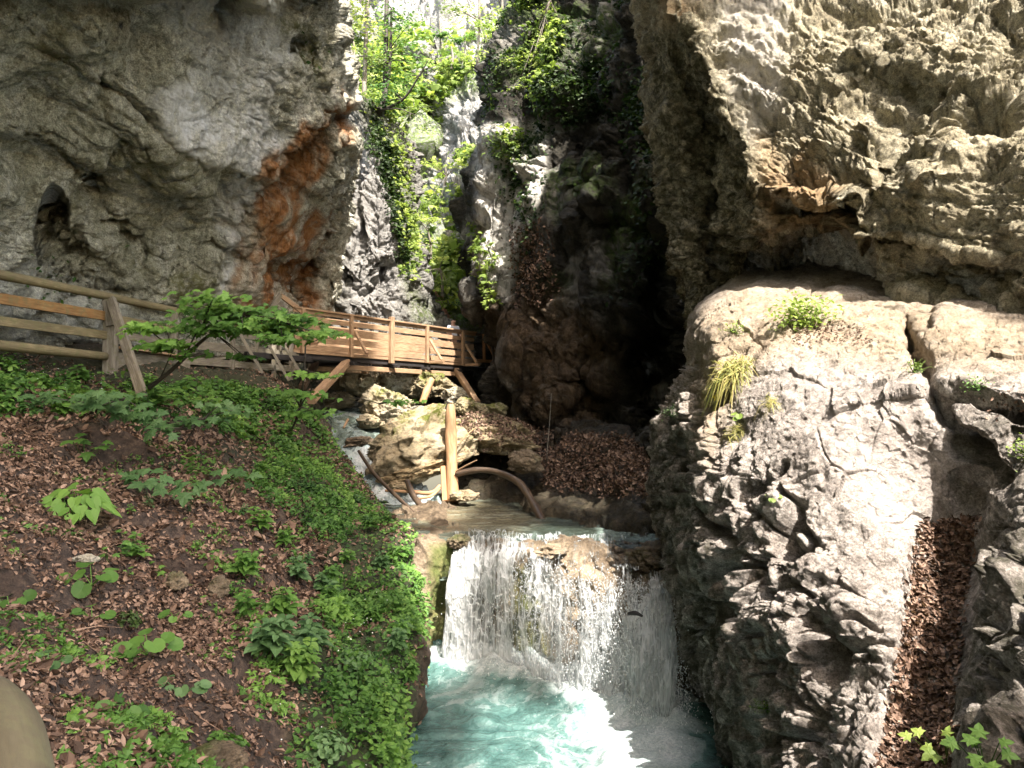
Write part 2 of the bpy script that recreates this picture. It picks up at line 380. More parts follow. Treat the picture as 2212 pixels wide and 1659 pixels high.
Lo = L.mesh('cliff', M['left'], {'stain': st, 'pale': pl, 'moss_and_shade': mo*(1-pl)})
tag(Lo, 'mossy grey limestone cliff face with small dark cave and rust orange stain', 'cliff', kind='structure'); CLEAR.append(L)

# ---- the gorge walls go on behind and beside the viewer
class PatchW(Patch):
    def __init__(s, rows, nu, nv):
        c = np.array(rows, float); g = cr(c, np.linspace(0, len(rows)-1, nv)); g = cr(g.transpose(1, 0, 2), np.linspace(0, c.shape[1]-1, nu)).transpose(1, 0, 2)
        s.g = g; s.nu = nu; s.nv = nv; s.norm(); s.uv()
N_ = PatchW([[(-11+.10*z, 8.5, z), (-9.5+.12*z, 3, z), (-9+.13*z, -6, z), (-8+.14*z, -16, z), (-5+.12*z, -26, z), (3, -33, z)] for z in (-5, 4, 12, 22, 34)], 140, 120)
N_.orient((1, 0, 0)); p = N_.p(); N_.off(1.0*fbm(p*.15, 3, 140)+.6*sharp(p*.5, 4, 141)+.2*cells(p*.6, 142)[0]); N_.norm(); N_.orient((1, 0, 0))
z0 = 0*N_.x; tag(N_.mesh('cliff', M['left'], {'stain': z0, 'pale': z0, 'moss_and_shade': z0+.8}), 'mossy continuation of the left cliff behind the viewer', 'cliff', kind='structure')
# ---- crag beyond the bridge on the left
K = Patch([
 [(690,150,36),(720,170,32),(765,195,30.5),(800,215,30.5),(830,238,31.5),(845,260,36)],
 [(690,330,35),(750,320,30.5),(800,320,29.5),(840,330,30),(872,340,31.5),(885,350,37)],
 [(680,480,34),(745,470,29.3),(800,480,28.5),(840,480,28.8),(876,480,30.5),(893,485,37)],
 [(670,590,33),(735,585,28.5),(790,585,28),(840,585,28.2),(885,585,30),(903,590,36)],
 [(660,700,33),(725,695,28),(790,695,27.5),(850,695,27.6),(915,695,29.3),(955,700,36)],
 [(640,800,32),(715,800,27.3),(790,800,27),(860,800,27),(950,800,28.5),(1060,800,34)],
 [(600,930,31),(700,930,26.7),(790,930,26.5),(860,930,26.5),(980,930,27),(1080,930,32)]], 260, 420)
K.orient((.2, -1, 0))
K.crease([(870,560),(830,610),(770,640),(740,600)], 10, 1.0, .5, 60)
K.crease([(765,330),(770,480),(765,660)], 9, .7)
K.dent(830, 590, 40, 40, .6)
K.norm(); K.orient((.2, -1, 0))
rockify(K, .5, .4, .14, .8, .26, 1.0, .06, (1, 1, .7), 40, .03)
K.norm(); K.orient((.2, -1, 0)); K.uv()
mo = np.maximum(pmask(K.x, K.y, [(800,180),(870,300),(900,480),(900,600),(860,470),(830,330),(780,230)], 18), pmask(K.x, K.y, [(870,600),(960,690),(900,700)], 20))
pl = pmask(K.x, K.y, [(750,330),(860,330),(880,560),(860,690),(760,690)], 25)*.8
Ko = K.mesh('cliff', M['crag'], {'stain': pmask(K.x, K.y, [(700,560),(780,640),(800,900),(640,900),(680,640)], 30)*.0, 'pale': pl, 'moss_and_shade': mo})
tag(Ko, 'sunlit grey crag beyond the bridge, overgrown along its right edge', 'cliff', kind='structure'); CLEAR.append(K)

# ---- far mountain side closing the gorge
F = Patch([
 [(500,-500,110),(640,-500,105),(760,-500,100),(880,-500,100),(1000,-500,100),(1120,-500,95),(1300,-500,90)],
 [(500,0,95),(640,0,92),(760,0,90),(880,0,88),(1000,0,85),(1120,0,80),(1300,0,75)],
 [(500,120,85),(640,120,80),(760,120,75),(880,120,70),(1000,120,66),(1120,120,62),(1300,120,58)],
 [(500,260,75),(640,260,68),(760,250,62),(880,250,58),(1000,250,55),(1120,250,52),(1300,250,48)],
 [(500,430,62),(640,430,58),(760,430,54),(880,430,50),(1000,430,46),(1120,430,44),(1300,430,40)],
 [(500,560,55),(640,560,50),(760,560,46),(880,560,41),(1000,560,40),(1120,560,38),(1300,560,36)],
 [(500,690,45),(640,690,42),(760,690,38),(880,680,35),(1000,690,34),(1120,690,34),(1300,690,34)],
 [(500,850,36),(640,850,34),(760,850,32),(880,850,31),(1000,850,31),(1120,850,32),(1300,850,32)]], 300, 420)
F.orient((0, -1, .2)); F.dent(930, 350, 60, 130, -6, 12, warp=.3); F.norm(); F.orient((0, -1, .2))
rockify(F, 2.2, .10, 1.6, .2, 1.1, .28, .25, (1, 1, .6), 60, .1, warp=1.0)
F.norm(); F.orient((0, -1, .2)); F.uv(); fp = F.p()
mo = (sm(-.15, .35, fbm(fp*.12, 4, 61)).reshape(F.x.shape))*pmask(F.x, F.y, [(600,150),(1300,100),(1300,900),(600,900)], 60)
mo = np.maximum(mo, pmask(F.x, F.y, [(880,480),(1060,520),(1060,720),(880,720)], 30))
st = pmask(F.x+20*fbm(fp*.3, 3, 62).reshape(F.x.shape), F.y, [(925,590),(950,590),(985,720),(940,720)], 8)
Fo = F.mesh('far_cliff', M['far'], {'stain': st, 'pale': .5+0*mo, 'moss_and_shade': mo*(1-st)})
tag(Fo, 'pale far mountain side closing the gorge behind the trees', 'mountain side', kind='structure'); CLEAR.append(F)
# crag tower in the gap
G = Patch([
 [(960,170,50),(990,140,47),(1020,130,46),(1060,130,46),(1110,150,49)],
 [(940,260,49),(975,240,45),(1010,230,44),(1060,230,44),(1120,240,48)],
 [(920,380,48),(950,360,43),(1000,350,42),(1060,350,42),(1120,360,47)],
 [(900,500,46),(930,490,41),(990,480,40),(1050,480,40),(1110,490,45)],
 [(890,620,45),(930,620,39),(990,620,38),(1050,620,38),(1110,620,43)],
 [(880,760,42),(930,760,37),(990,760,36),(1050,760,36),(1110,760,41)]], 140, 300)
G.orient((0, -1, .1))
rockify(G, .9, .25, .9, .35, .5, .6, .12, (1, 1, .35), 80, .05, warp=.8)
G.norm(); G.orient((0, -1, .1)); G.uv(); gp = G.p()
mo = np.maximum(sm(-.2, .5, fbm(gp*.22, 4, 63)).reshape(G.x.shape)*pmask(G.x, G.y, [(900,330),(1100,330),(1100,800),(880,800)], 40), pmask(G.x, G.y, [(940,100),(1120,100),(1120,175),(960,220)], 20))
st = pmask(G.x+10*fbm(gp*.6, 3, 62).reshape(G.x.shape), G.y, [(928,590),(950,590),(990,730),(940,730)], 6)
Go = G.mesh('rock_tower', M['far'], {'stain': st, 'pale': .35+0*mo, 'moss_and_shade': mo*(1-st)})
tag(Go, 'streaked grey rock tower with grassy top in the gap', 'rock tower', kind='structure'); CLEAR.append(G)

# ---- central dark cliff
C = Patch([
 [(1200,-180,38),(1215,-180,31),(1290,-180,28.5),(1360,-180,26),(1430,-180,23.5),(1500,-180,21),(1620,-180,19)],
 [(1140,0,38),(1160,0,29),(1230,0,27),(1320,0,24),(1400,0,21.5),(1480,0,19),(1620,0,17)],
 [(1080,130,38),(1095,130,28.6),(1180,130,27),(1280,130,24),(1380,130,21),(1470,130,19),(1620,130,17)],
 [(1055,300,38),(1068,300,27.6),(1150,300,26),(1250,300,23.5),(1360,300,21),(1470,300,19),(1620,300,17)],
 [(1015,480,38),(1028,480,26.9),(1100,480,25.5),(1200,480,22.5),(1330,480,19.8),(1460,480,18),(1620,480,16)],
 [(1052,640,38),(1058,640,26.3),(1110,640,24.5),(1200,640,21.5),(1330,640,18.9),(1460,640,17.5),(1620,640,16)],
 [(1078,780,36),(1082,780,27.5),(1130,780,24),(1210,780,20.8),(1330,780,18.3),(1460,780,17),(1620,780,15)],
 [(1108,900,34),(1114,900,26.5),(1150,900,22.5),(1220,900,19.7),(1330,900,17.8),(1460,900,16.2),(1620,900,14.5)],
 [(1130,1000,32),(1135,1000,25.5),(1170,1000,21),(1230,1000,18.7),(1330,1000,16.8),(1460,1000,15),(1620,1000,13.5)],
 [(1130,1250,30),(1135,1250,24),(1170,1250,20),(1230,1250,18),(1330,1250,16),(1460,1250,14),(1620,1250,12.5)]], 400, 600)
C.orient((-.6, -.8, 0))
C.dent(1420, 700, 45, 200, 2.2, 8, warp=.3, direction=(-.2, -1, 0))
C.dent(1320, 850, 70, 120, 1.5, 10, warp=.4, direction=(-.2, -1, 0))
C.dent(1370, 480, 70, 40, .7, 20); C.dent(1480, 200, 50, 300, 1.5, 0, warp=.3, direction=(-.2, -1, 0))
C.crease([(1060,640),(1120,700),(1190,760),(1210,900)], 20, -.5)
C.crease([(1380,280),(1350,340),(1390,430),(1440,500)], 14, .6, .4, 70)
C.crease([(1280,130),(1250,260),(1270,420),(1320,560)], 18, .6)
C.dent(1130, 830, 60, 100, -.5)
C.norm(); C.orient((-.6, -.8, 0))
rockify(C, .5, .35, .35, .6, .4, .6, .06, (1, 1, .6), 20, .03, warp=.6)
C.norm(); C.orient((-.6, -.8, 0)); C.uv(); cp = C.p()
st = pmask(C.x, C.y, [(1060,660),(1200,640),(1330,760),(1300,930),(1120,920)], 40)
pl = np.maximum(pmask(C.x, C.y, [(1030,270),(1180,260),(1175,420),(1125,540),(1095,660),(1030,580)], 16)*1.3, .35*sm(.1, .5, fbm(cp*.8, 4, 21)).reshape(C.x.shape))  # the polygon paints sunlight on the left edge as pale rock
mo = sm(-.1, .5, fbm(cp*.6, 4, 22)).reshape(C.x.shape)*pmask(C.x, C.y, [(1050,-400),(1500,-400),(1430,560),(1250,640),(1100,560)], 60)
Co = C.mesh('cliff', M['center'], {'stain': st, 'pale': pl, 'moss_and_shade': mo})
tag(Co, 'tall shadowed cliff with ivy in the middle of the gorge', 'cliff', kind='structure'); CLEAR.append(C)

# ---- right overhanging wall
W = Patch([
 [(1370,-400,18.00),(1385,-400,14.00),(1430,-400,13.00),(1475,-400,13.80),(1680,-400,14.00),(1900,-400,13.00),(2100,-400,12.00),(2350,-400,11.00),(2750,-400,9.60)],
 [(1390,0,18.00),(1408,0,13.20),(1450,0,12.00),(1492,0,12.10),(1700,0,11.80),(1900,0,10.80),(2100,0,9.80),(2350,0,8.90),(2750,0,7.60)],
 [(1410,150,18.00),(1425,150,13.20),(1480,150,12.22),(1540,150,11.52),(1720,150,11.10),(1900,150,10.10),(2100,150,9.10),(2350,150,8.20),(2750,150,6.90)],
 [(1425,300,18.00),(1440,300,13.30),(1515,300,12.21),(1612,300,11.21),(1750,300,10.45),(1900,300,9.45),(2100,300,8.45),(2350,300,7.45),(2750,300,6.25)],
 [(1435,430,18.00),(1450,430,13.40),(1545,430,12.20),(1642,430,10.90),(1780,430,10.00),(1915,430,9.10),(2100,430,8.00),(2350,430,6.90),(2750,430,5.70)],
 [(1455,540,18.00),(1470,540,13.30),(1560,535,12.30),(1650,515,11.10),(1780,490,10.40),(1885,495,9.50),(2090,520,8.20),(2350,530,7.00),(2750,530,5.80)],
 [(1465,600,18.00),(1482,610,13.30),(1565,590,12.50),(1650,540,11.50),(1790,515,11.40),(1905,590,9.50),(2050,610,8.50),(2350,620,7.20),(2750,630,5.90)],
 [(1475,650,18.00),(1500,670,13.30),(1575,620,12.80),(1660,555,12.00),(1795,535,12.60),(1920,632,9.60),(2050,668,8.60),(2350,690,7.40),(2750,700,6.00)],
 [(1480,700,19.00),(1525,710,14.50),(1585,640,14.00),(1670,590,13.80),(1790,570,14.60),(1940,650,11.50),(2080,660,10.60),(2350,670,9.50),(2750,680,8.00)]], 620, 460)
W.orient((-.5, -.85, 0))
W.dent(1500, 330, 45, 300, .7, -8, warp=.4)
W.crease([(1490,60),(1560,200),(1640,330),(1650,500)], 14, -.25)
W.crease([(1690,440),(1760,470),(1860,455),(1900,500)], 10, .35, .3, 50)
W.dent(1865, 480, 45, 18, .7)
W.crease([(1905,510),(2000,515),(2110,560),(2212,600)], 10, .35, .35, 60)
W.dent(2140, 260, 90, 45, .7, -8); W.dent(2100, 590, 130, 40, .35)
W.dent(1900, 200, 140, 90, .3, 30, warp=.5)
W.norm(); W.orient((-.5, -.85, 0))
wl = sm(1600, 1720, W.x).ravel()
rockify(W, .24, .5, .14, 1.0, .15, 1.5, .03, (1, 1, .8), 30, .02, strata=.07*wl, sdir=(-.35, .1, .95), sf=2.4)
W.norm(); W.orient((-.5, -.85, 0)); W.uv(); wp = W.p()
st = np.maximum(pmask(W.x, W.y, [(1640,300),(1720,310),(1900,470),(1920,620),(1880,520),(1650,520)], 40)*.8, pmask(W.x, W.y, [(1400,-50),(1495,-50),(1500,60),(1420,60)], 30)*.5)
st = st*sm(-.4, .4, fbm(wp*1.2, 3, 34)).reshape(W.x.shape)
pl = pmask(W.x, W.y, [(1500,-400),(1720,-400),(1700,60),(1690,250),(1620,300),(1560,150)], 40)
mo = np.maximum(.35*sm(-.1, .6, fbm(wp*.9, 3, 35)).reshape(W.x.shape)*(1-pl), .95*pmask(W.x, W.y, [(1380,60),(1500,80),(1570,200),(1640,330),(1660,540),(1560,720),(1400,720)], 25))  # second mask paints the shade of the left flank in a dark tone
Wo = W.mesh('cliff', M['wall'], {'stain': st, 'pale': pl, 'moss_and_shade': mo})
tag(Wo, 'ochre grey overhanging rock wall above the pale boulder', 'cliff', kind='structure'); CLEAR.append(W)

# ---- the big pale outcrop on the right
B = Patch([
 [(1500,620,16),(1550,600,14.5),(1600,585,13.5),(1650,575,13),(1720,572,13),(1850,560,13),(2000,600,11.5),(2120,640,10.5),(2300,650,9.5),(2750,650,8)],
 [(1497,710,12.5),(1515,695,10.4),(1545,682,9.8),(1600,665,9.5),(1700,655,9.2),(1850,655,8.8),(2000,680,8),(2120,692,7.4),(2300,705,6.8),(2750,720,5.8)],
 [(1485,810,12),(1508,805,9.6),(1535,800,8.7),(1600,795,8.2),(1700,790,7.8),(1850,785,7.4),(2000,790,6.9),(2120,800,6.4),(2300,805,5.8),(2750,820,4.8)],
 [(1430,920,12),(1448,915,10),(1515,915,8.8),(1580,920,7.8),(1680,920,7.2),(1850,900,6.7),(2000,900,6.3),(2120,920,5.8),(2300,920,5.2),(2750,920,4.3)],
 [(1432,1050,11.6),(1447,1050,9.7),(1510,1045,8.6),(1590,1045,7.4),(1690,1040,6.8),(1860,1040,6.3),(2045,1055,6.2),(2115,1060,5.6),(2300,1040,4.8),(2750,1040,3.9)],
 [(1450,1200,11),(1465,1200,9.3),(1500,1195,8.3),(1590,1185,7.1),(1700,1180,6.4),(1860,1180,5.9),(1990,1180,5.9),(2090,1180,5.8),(2260,1150,4.4),(2750,1150,3.5)],
 [(1460,1350,10.6),(1476,1350,9),(1530,1345,8),(1610,1335,6.9),(1710,1330,6.1),(1850,1330,5.5),(1965,1330,5.4),(2065,1330,5.3),(2210,1310,4.1),(2750,1310,3.1)],
 [(1530,1500,10),(1546,1500,8.5),(1580,1490,7.6),(1640,1490,6.6),(1730,1490,5.8),(1850,1490,5.2),(1935,1490,5.0),(2045,1490,4.8),(2190,1480,3.8),(2750,1480,2.7)],
 [(1585,1659,9.4),(1597,1659,7.9),(1620,1650,7.2),(1670,1650,6.2),(1750,1650,5.4),(1850,1650,4.7),(1915,1650,4.5),(2025,1650,4.2),(2170,1650,3.3),(2750,1650,2.4)],
 [(1640,1880,8.6),(1652,1880,7.1),(1670,1880,6.5),(1710,1880,5.4),(1780,1880,4.7),(1860,1880,4.1),(1920,1880,3.9),(2020,1880,3.6),(2170,1880,2.9),(2750,1880,2.1)]], 700, 760)
B.orient((-.5, -.7, .4))
B.crease([(1960,700),(1975,760),(2010,830),(2030,890),(2060,960),(2110,1020)], 14, .35, -.05, 60)
B.crease([(2000,860),(2080,850),(2212,880)], 8, .2, .1, 60)
B.dent(2080, 960, 45, 40, .22, 30); B.dent(2090, 1060, 40, 60, .2)
B.crease([(2050,660),(2000,730),(1930,740)], 6, .1, .08, 60)
B.crease([(1690,1000),(1640,1060),(1560,1060)], 7, .16)
B.norm(); B.orient((-.5, -.7, .4)); B.uv()
p = B.p(); xf, yf = B.x.ravel(), B.y.ravel()
# smooth slab on the upper right, deeply fluted blocks on the lower left
ln, sd = segdist(xf, yf, [(1480,700),(1560,900),(1640,1000),(1740,1120),(1850,1250),(1940,1400),(1960,1700)])
lo = np.where(inside(xf, yf, [(1300,700),(1480,700),(1560,900),(1640,1000),(1740,1120),(1850,1250),(1940,1400),(1960,1950),(1300,1950)]), ln, -ln)
lo = sm(-30, 60, lo+25*fbm(p*1.2, 3, 91))
rgt = sm(2090, 2150, xf)*sm(1060, 1180, yf)
dirv = np.array([.45, .1, -.88]); dirv /= np.linalg.norm(dirv)     # flute direction runs steeply down right
al = p@dirv; q = p-np.outer(al, dirv)*.74
wv = np.stack([fbm(p*1.1+3, 3, 92), fbm(p*1.1+33, 3, 93), fbm(p*1.1+63, 3, 94)], 1)
q1 = (q+wv*.16)
v1, a1, b1, _ = cells(q1*3.4, 95); e1 = sm(0, .16, b1-a1)
v2, a2, b2, _ = cells(q1*6.5, 96); e2 = sm(0, .2, b2-a2)
qs = p-np.outer(al, dirv)*.80+wv*.10
n1 = np.abs(vnoise(qs*2.3, 120)); n2 = np.abs(vnoise(qs*5.2+7, 121)); n3 = np.abs(vnoise(q1*3.1, 122))
gr1 = 1-sm(0, .13, n1); gr2 = 1-sm(0, .15, n2); gr3 = 1-sm(0, .10, n3)
d = lo*(.05*v1-.34*gr1-.13*gr2-.16*gr3*sm(-.2, .4, fbm(p*1.3, 2, 123))+.05*v2+.09*sharp(q1*2.6, 4, 97)+.06)
v3, a3, b3, _ = cells((p+wv*.1)*2.2, 98)
d = d+(1-lo)*(.035*v3+.04*(sm(0, .07, b3-a3)-1)*sm(0, .5, fbm(p*.8, 2, 99))+.02*fbm(p*3, 4, 100))
d = d+rgt*(.10*v1+.10*(e1-.8)+.12*fbm(p*2.5, 4, 101))
d = d+.08*fbm(p*.9, 3, 102)+.014*fbm(p*9, 4, 103)+.010*cells(p*14, 104)[0]
gul = pmask(B.x, B.y, [(2030,1090),(2110,1100),(2090,1300),(2060,1480),(2030,1660),(1900,1660),(1940,1480),(1960,1330),(1975,1180)], 20).ravel()
d = d*(1-.8*gul)-.10*gul
B.off(d); B.norm(); B.orient((-.5, -.7, .4)); B.uv()
dark = pmask(B.x, B.y, [(2060,1120),(2400,1060),(2700,1900),(2000,1900),(2040,1500)], 30)  # right rock: shade painted over its moss
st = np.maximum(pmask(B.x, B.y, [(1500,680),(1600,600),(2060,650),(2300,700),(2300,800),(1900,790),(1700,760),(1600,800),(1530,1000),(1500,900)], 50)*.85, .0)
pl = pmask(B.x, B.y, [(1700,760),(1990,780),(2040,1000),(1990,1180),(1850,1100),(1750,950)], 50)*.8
lich_and_shade = .9*pmask(B.x, B.y, [(1380,880),(1460,890),(1500,1000),(1545,1200),(1590,1450),(1640,1700),(1500,1700),(1400,1200)], 16)+.6*pmask(B.x, B.y, [(2080,900),(2300,840),(2300,1100),(2130,1080)], 30)+.9*dark  # first polygon paints the left flank's shade, last term the right rock's
Bo = B.mesh('rock_outcrop', M['boulder'], {'stain': st, 'pale': pl, 'moss_and_shade': lich_and_shade})
tag(Bo, 'huge pale limestone outcrop with fluted lower left flank and leaf filled gully', 'rock outcrop', kind='structure'); CLEAR.append(B)

# ---- left bank, forest soil
T = Patch([
 [(-900,690,11),(-420,715,12.5),(0,735,16),(225,755,17.5),(480,775,20),(600,790,22),(655,805,23.5),(695,830,24.5),(705,1000,25.5)],
 [(-900,760,9.5),(-420,775,11),(0,760,14),(222,780,15.4),(450,795,17.5),(580,815,19.5),(640,850,20.5),(690,885,21.5),(705,1060,22)],
 [(-900,830,8.5),(-420,820,9.8),(0,795,12.4),(222,815,13.6),(450,830,15.6),(580,850,17.4),(655,890,18.4),(708,935,19),(730,1100,19.5)],
 [(-900,960,6.8),(-420,950,7.8),(0,920,9.8),(220,920,11.2),(430,935,13.0),(570,950,14.6),(665,975,15.8),(745,1005,16.6),(765,1160,17)],
 [(-900,1130,5.2),(-420,1120,6),(0,1080,7.4),(220,1080,8.6),(420,1070,10.2),(590,1060,11.9),(720,1065,13.1),(825,1080,13.9),(845,1240,14.3)],
 [(-900,1300,4.1),(-420,1280,4.8),(0,1240,5.7),(220,1230,6.8),(420,1210,8.1),(600,1190,9.5),(775,1170,10.8),(885,1165,11.5),(895,1330,11.9)],
 [(-900,1480,3.3),(-420,1450,3.8),(0,1400,4.5),(220,1380,5.3),(420,1360,6.4),(600,1340,7.6),(765,1320,8.7),(868,1300,9.4),(868,1520,9.7)],
 [(-900,1640,2.7),(-420,1600,3.1),(0,1550,3.6),(220,1530,4.3),(420,1510,5.1),(600,1490,6.1),(750,1470,7.1),(838,1450,7.9),(832,1720,8.1)],
 [(-900,1900,2.1),(-420,1840,2.4),(0,1750,2.9),(220,1740,3.3),(400,1720,3.9),(570,1700,4.9),(725,1680,5.8),(802,1660,6.5),(800,2000,6.7)],
 [(-900,2400,1.6),(-420,2300,1.8),(0,2200,2.0),(220,2150,2.3),(400,2130,2.7),(560,2100,3.5),(690,2080,4.4),(780,2060,5),(780,2450,5.2)]], 420, 620)
T.orient((0, -.3, 1))
T.norm(); T.orient((.1, -.3, 1)); p = T.p()
d = .22*fbm(p*.55, 4, 110)+.06*ridged(p*1.2, 3, 111)+.03*fbm(p*5, 4, 112)+.07*cells(p*.9, 113)[0]*sm(.1, .5, fbm(p*.5, 2, 114))
steep = sm(.75, .35, T.n[..., 2].ravel())
d = d+steep*(.07*fbm(p*2.2, 4, 115)+.05*cells(p*2.6, 116)[0])
T.off(d); T.norm(); T.orient((.1, -.3, 1)); T.uv()
mo = np.maximum(pmask(T.x, T.y, [(560,930),(700,1000),(780,1080),(900,1180),(900,2000),(600,2000),(640,1500),(700,1300),(700,1150),(600,1060),(470,960)], 40), pmask(T.x, T.y, [(-500,700),(660,780),(720,900),(560,940),(300,900),(-500,960)], 30)*.7)
To = T.mesh('ground', M['soil'], {'moss_and_shade': mo}); tag(To, kind='structure'); CLEAR.append(T)

# ---- shaded bank of leaves under the central cliff
Q = Patch([
 [(960,870,26),(1060,870,27),(1120,890,25),(1200,900,21.5),(1320,930,18),(1440,930,16),(1600,930,14.5)],
 [(960,910,21.5),(1050,900,22.5),(1120,920,22),(1200,930,19.5),(1300,925,17.5),(1430,960,15.5),(1600,960,14)],
 [(960,990,18.3),(1050,965,19),(1120,960,19),(1190,985,17.5),(1290,962,16.3),(1420,1010,14.5),(1600,1010,13)],
 [(980,1070,16.6),(1050,1045,17),(1110,1040,16.6),(1180,1040,15.6),(1290,1040,14.6),(1420,1065,13),(1600,1065,12)],
 [(1000,1120,15.4),(1060,1085,15.9),(1110,1090,15),(1175,1100,14),(1290,1108,12.9),(1430,1125,11.9),(1600,1130,11)],
 [(1010,1190,14),(1060,1170,14),(1110,1190,13),(1180,1180,12.5),(1300,1180,11.5),(1440,1200,10.9),(1600,1230,10.3)]], 260, 160)
Q.orient((-.2, -.5, 1)); p = Q.p(); Q.off(.18*fbm(p*.9, 4, 120)+.12*cells(p*1.6, 121)[0]+.04*fbm(p*5, 3, 122)); Q.norm(); Q.orient((-.2, -.5, 1)); Q.uv()
Q.g[..., 2] -= .35*pmask(Q.x, Q.y, [(860,1060),(1060,1062),(1165,1095),(1260,1132),(1450,1140),(1450,1300),(860,1300)], 14)
Qo = Q.mesh('stream_bank', M['bank'], {'stain': 0*Q.x, 'pale': pmask(Q.x, Q.y, [(1040,1070),(1200,1080),(1230,1130),(1100,1110)], 20)*.4, 'moss_and_shade': .2+0*Q.x})
tag(Qo, kind='structure'); CLEAR.append(Q)

# ---- rock ledge that carries the waterfall (top, rounded lip, face)
ZM, ZP = -1.95, -3.5
E = Patch([
 [(820,1120,14.2),(880,1105,14.6),(960,1090,15),(1060,1090,15),(1180,1110,14),(1300,1130,13),(1430,1130,12.2),(1560,1130,11.5)],
 [(868,1178,11.6),(905,1160,11.9),(960,1165,11.7),(1060,1172,11.5),(1180,1178,11.3),(1300,1182,11.1),(1430,1180,11),(1560,1180,10.9)],
 [(870,1190,10.55),(910,1172,10.8),(970,1172,11),(1060,1180,10.9),(1180,1186,10.8),(1290,1190,10.6),(1440,1205,10.2),(1560,1210,10.2)],
 [(868,1300,10.35),(905,1300,10.35),(960,1220,10.9),(1060,1225,10.7),(1150,1215,10.5),(1260,1240,10.2),(1420,1300,9.5),(1560,1320,9.6)],
 [(862,1420,10.2),(905,1420,10.2),(945,1330,11),(1060,1330,10.75),(1170,1320,10.55),(1290,1350,10.0),(1420,1430,9.3),(1560,1430,9.4)],
 [(860,1500,10.1),(925,1490,10.1),(935,1440,11),(1060,1440,10.8),(1170,1440,10.4),(1290,1480,9.9),(1420,1560,9.2),(1560,1560,9.3)],
 [(860,1620,10.1),(925,1620,10.1),(935,1620,11),(1060,1620,10.8),(1170,1620,10.4),(1290,1620,9.9),(1420,1620,9.2),(1560,1660,9.3)]], 420, 320)
E.orient((0, -1, .3)); p = E.p(); E.off(.10*fbm(p*1.2, 4, 130)+.07*cells(p*2.4, 131)[0]+.06*ridged(p*np.array([2, 2, .8]), 3, 133)+.02*fbm(p*8, 3, 132)); E.g[..., 2] -= .22*(E.y < 1176)*sm(940, 1000, E.x); E.norm(); E.orient((0, -1, .3)); E.uv()
gr = np.maximum(pmask(E.x, E.y, [(930,1180),(990,1170),(970,1400),(925,1400)], 15), pmask(E.x, E.y, [(1110,1230),(1160,1230),(1180,1420),(1110,1420)], 20))
Eo = E.mesh('waterfall_ledge', M['tufa'], {'stain': gr, 'pale': pmask(E.x, E.y, [(860,1150),(960,1140),(920,1500),(860,1500)], 20)*.35+pmask(E.x, E.y, [(1140,1180),(1260,1190),(1350,1300),(1290,1480),(1200,1300)], 25)*.9, 'moss_and_shade': gr*.6})
tag(Eo, 'rounded tan tufa ledge carrying the waterfall', 'rock ledge', kind='structure'); CLEAR.append(E)
# ------------------------------------------------------------------ unseen leaf quads added above the gorge, cut to throw the wanted shadows
LIT = [[(1505,690),(1600,618),(1700,645),(1850,645),(1920,665),(2060,705),(2212,750),(2450,770),(2450,1050),(2212,1085),(2110,1120),(2080,1200),(2040,1320),(2030,1500),(2010,1700),(1640,1700),(1590,1450),(1540,1200),(1515,1000),(1490,880)],
       [(1425,1040),(1455,1040),(1480,1180),(1460,1200)], [(1470,1200),(1500,1210),(1505,1330),(1475,1300)], [(1425,890),(1445,890),(1440,960),(1415,960)],
       [(1500,-20),(2230,-20),(2230,520),(1950,500),(1880,480),(1650,480),(1600,320),(1530,150)],
       [(585,640),(1030,700),(1035,800),(1010,880),(1100,900),(1110,950),(1040,1000),(1010,1100),(900,1130),(830,1040),(760,960),(700,930),(640,870),(590,760)],
       [(740,0),(1165,0),(1095,130),(1068,300),(1160,280),(1180,300),(1160,430),(1165,470),(1110,520),(1080,660),(1040,720),(870,700),(750,690),(765,500),(765,330),(745,200)],
       [(690,-40),(752,-40),(750,110),(712,70)], [(738,250),(760,270),(752,340),(730,330)],
       [(1120,1170),(1250,1180),(1340,1290),(1310,1400),(1430,1500),(1500,1600),(1380,1610),(1200,1450),(1190,1350),(1120,1280)],
       [(1330,1320),(1450,1340),(1480,1560),(1400,1560)],
       [(900,1160),(960,1160),(940,1450),(880,1480)]]
DAPPLE = [(1500,-20),(2230,-20),(2230,520),(1950,500),(1880,480),(1650,480),(1600,320),(1530,150)]
sun = np.array(SUN); e1 = np.cross(sun, [0, 1, 0]); e1 /= np.linalg.norm(e1); e2 = np.cross(sun, e1)
HT = 42.0; CS = .22; U0, V0, NU, NV = -30., -45., 300, 400
litc = np.zeros((NU, NV)); drk = np.zeros((NU, NV)); cen_ = np.zeros((NU, NV))
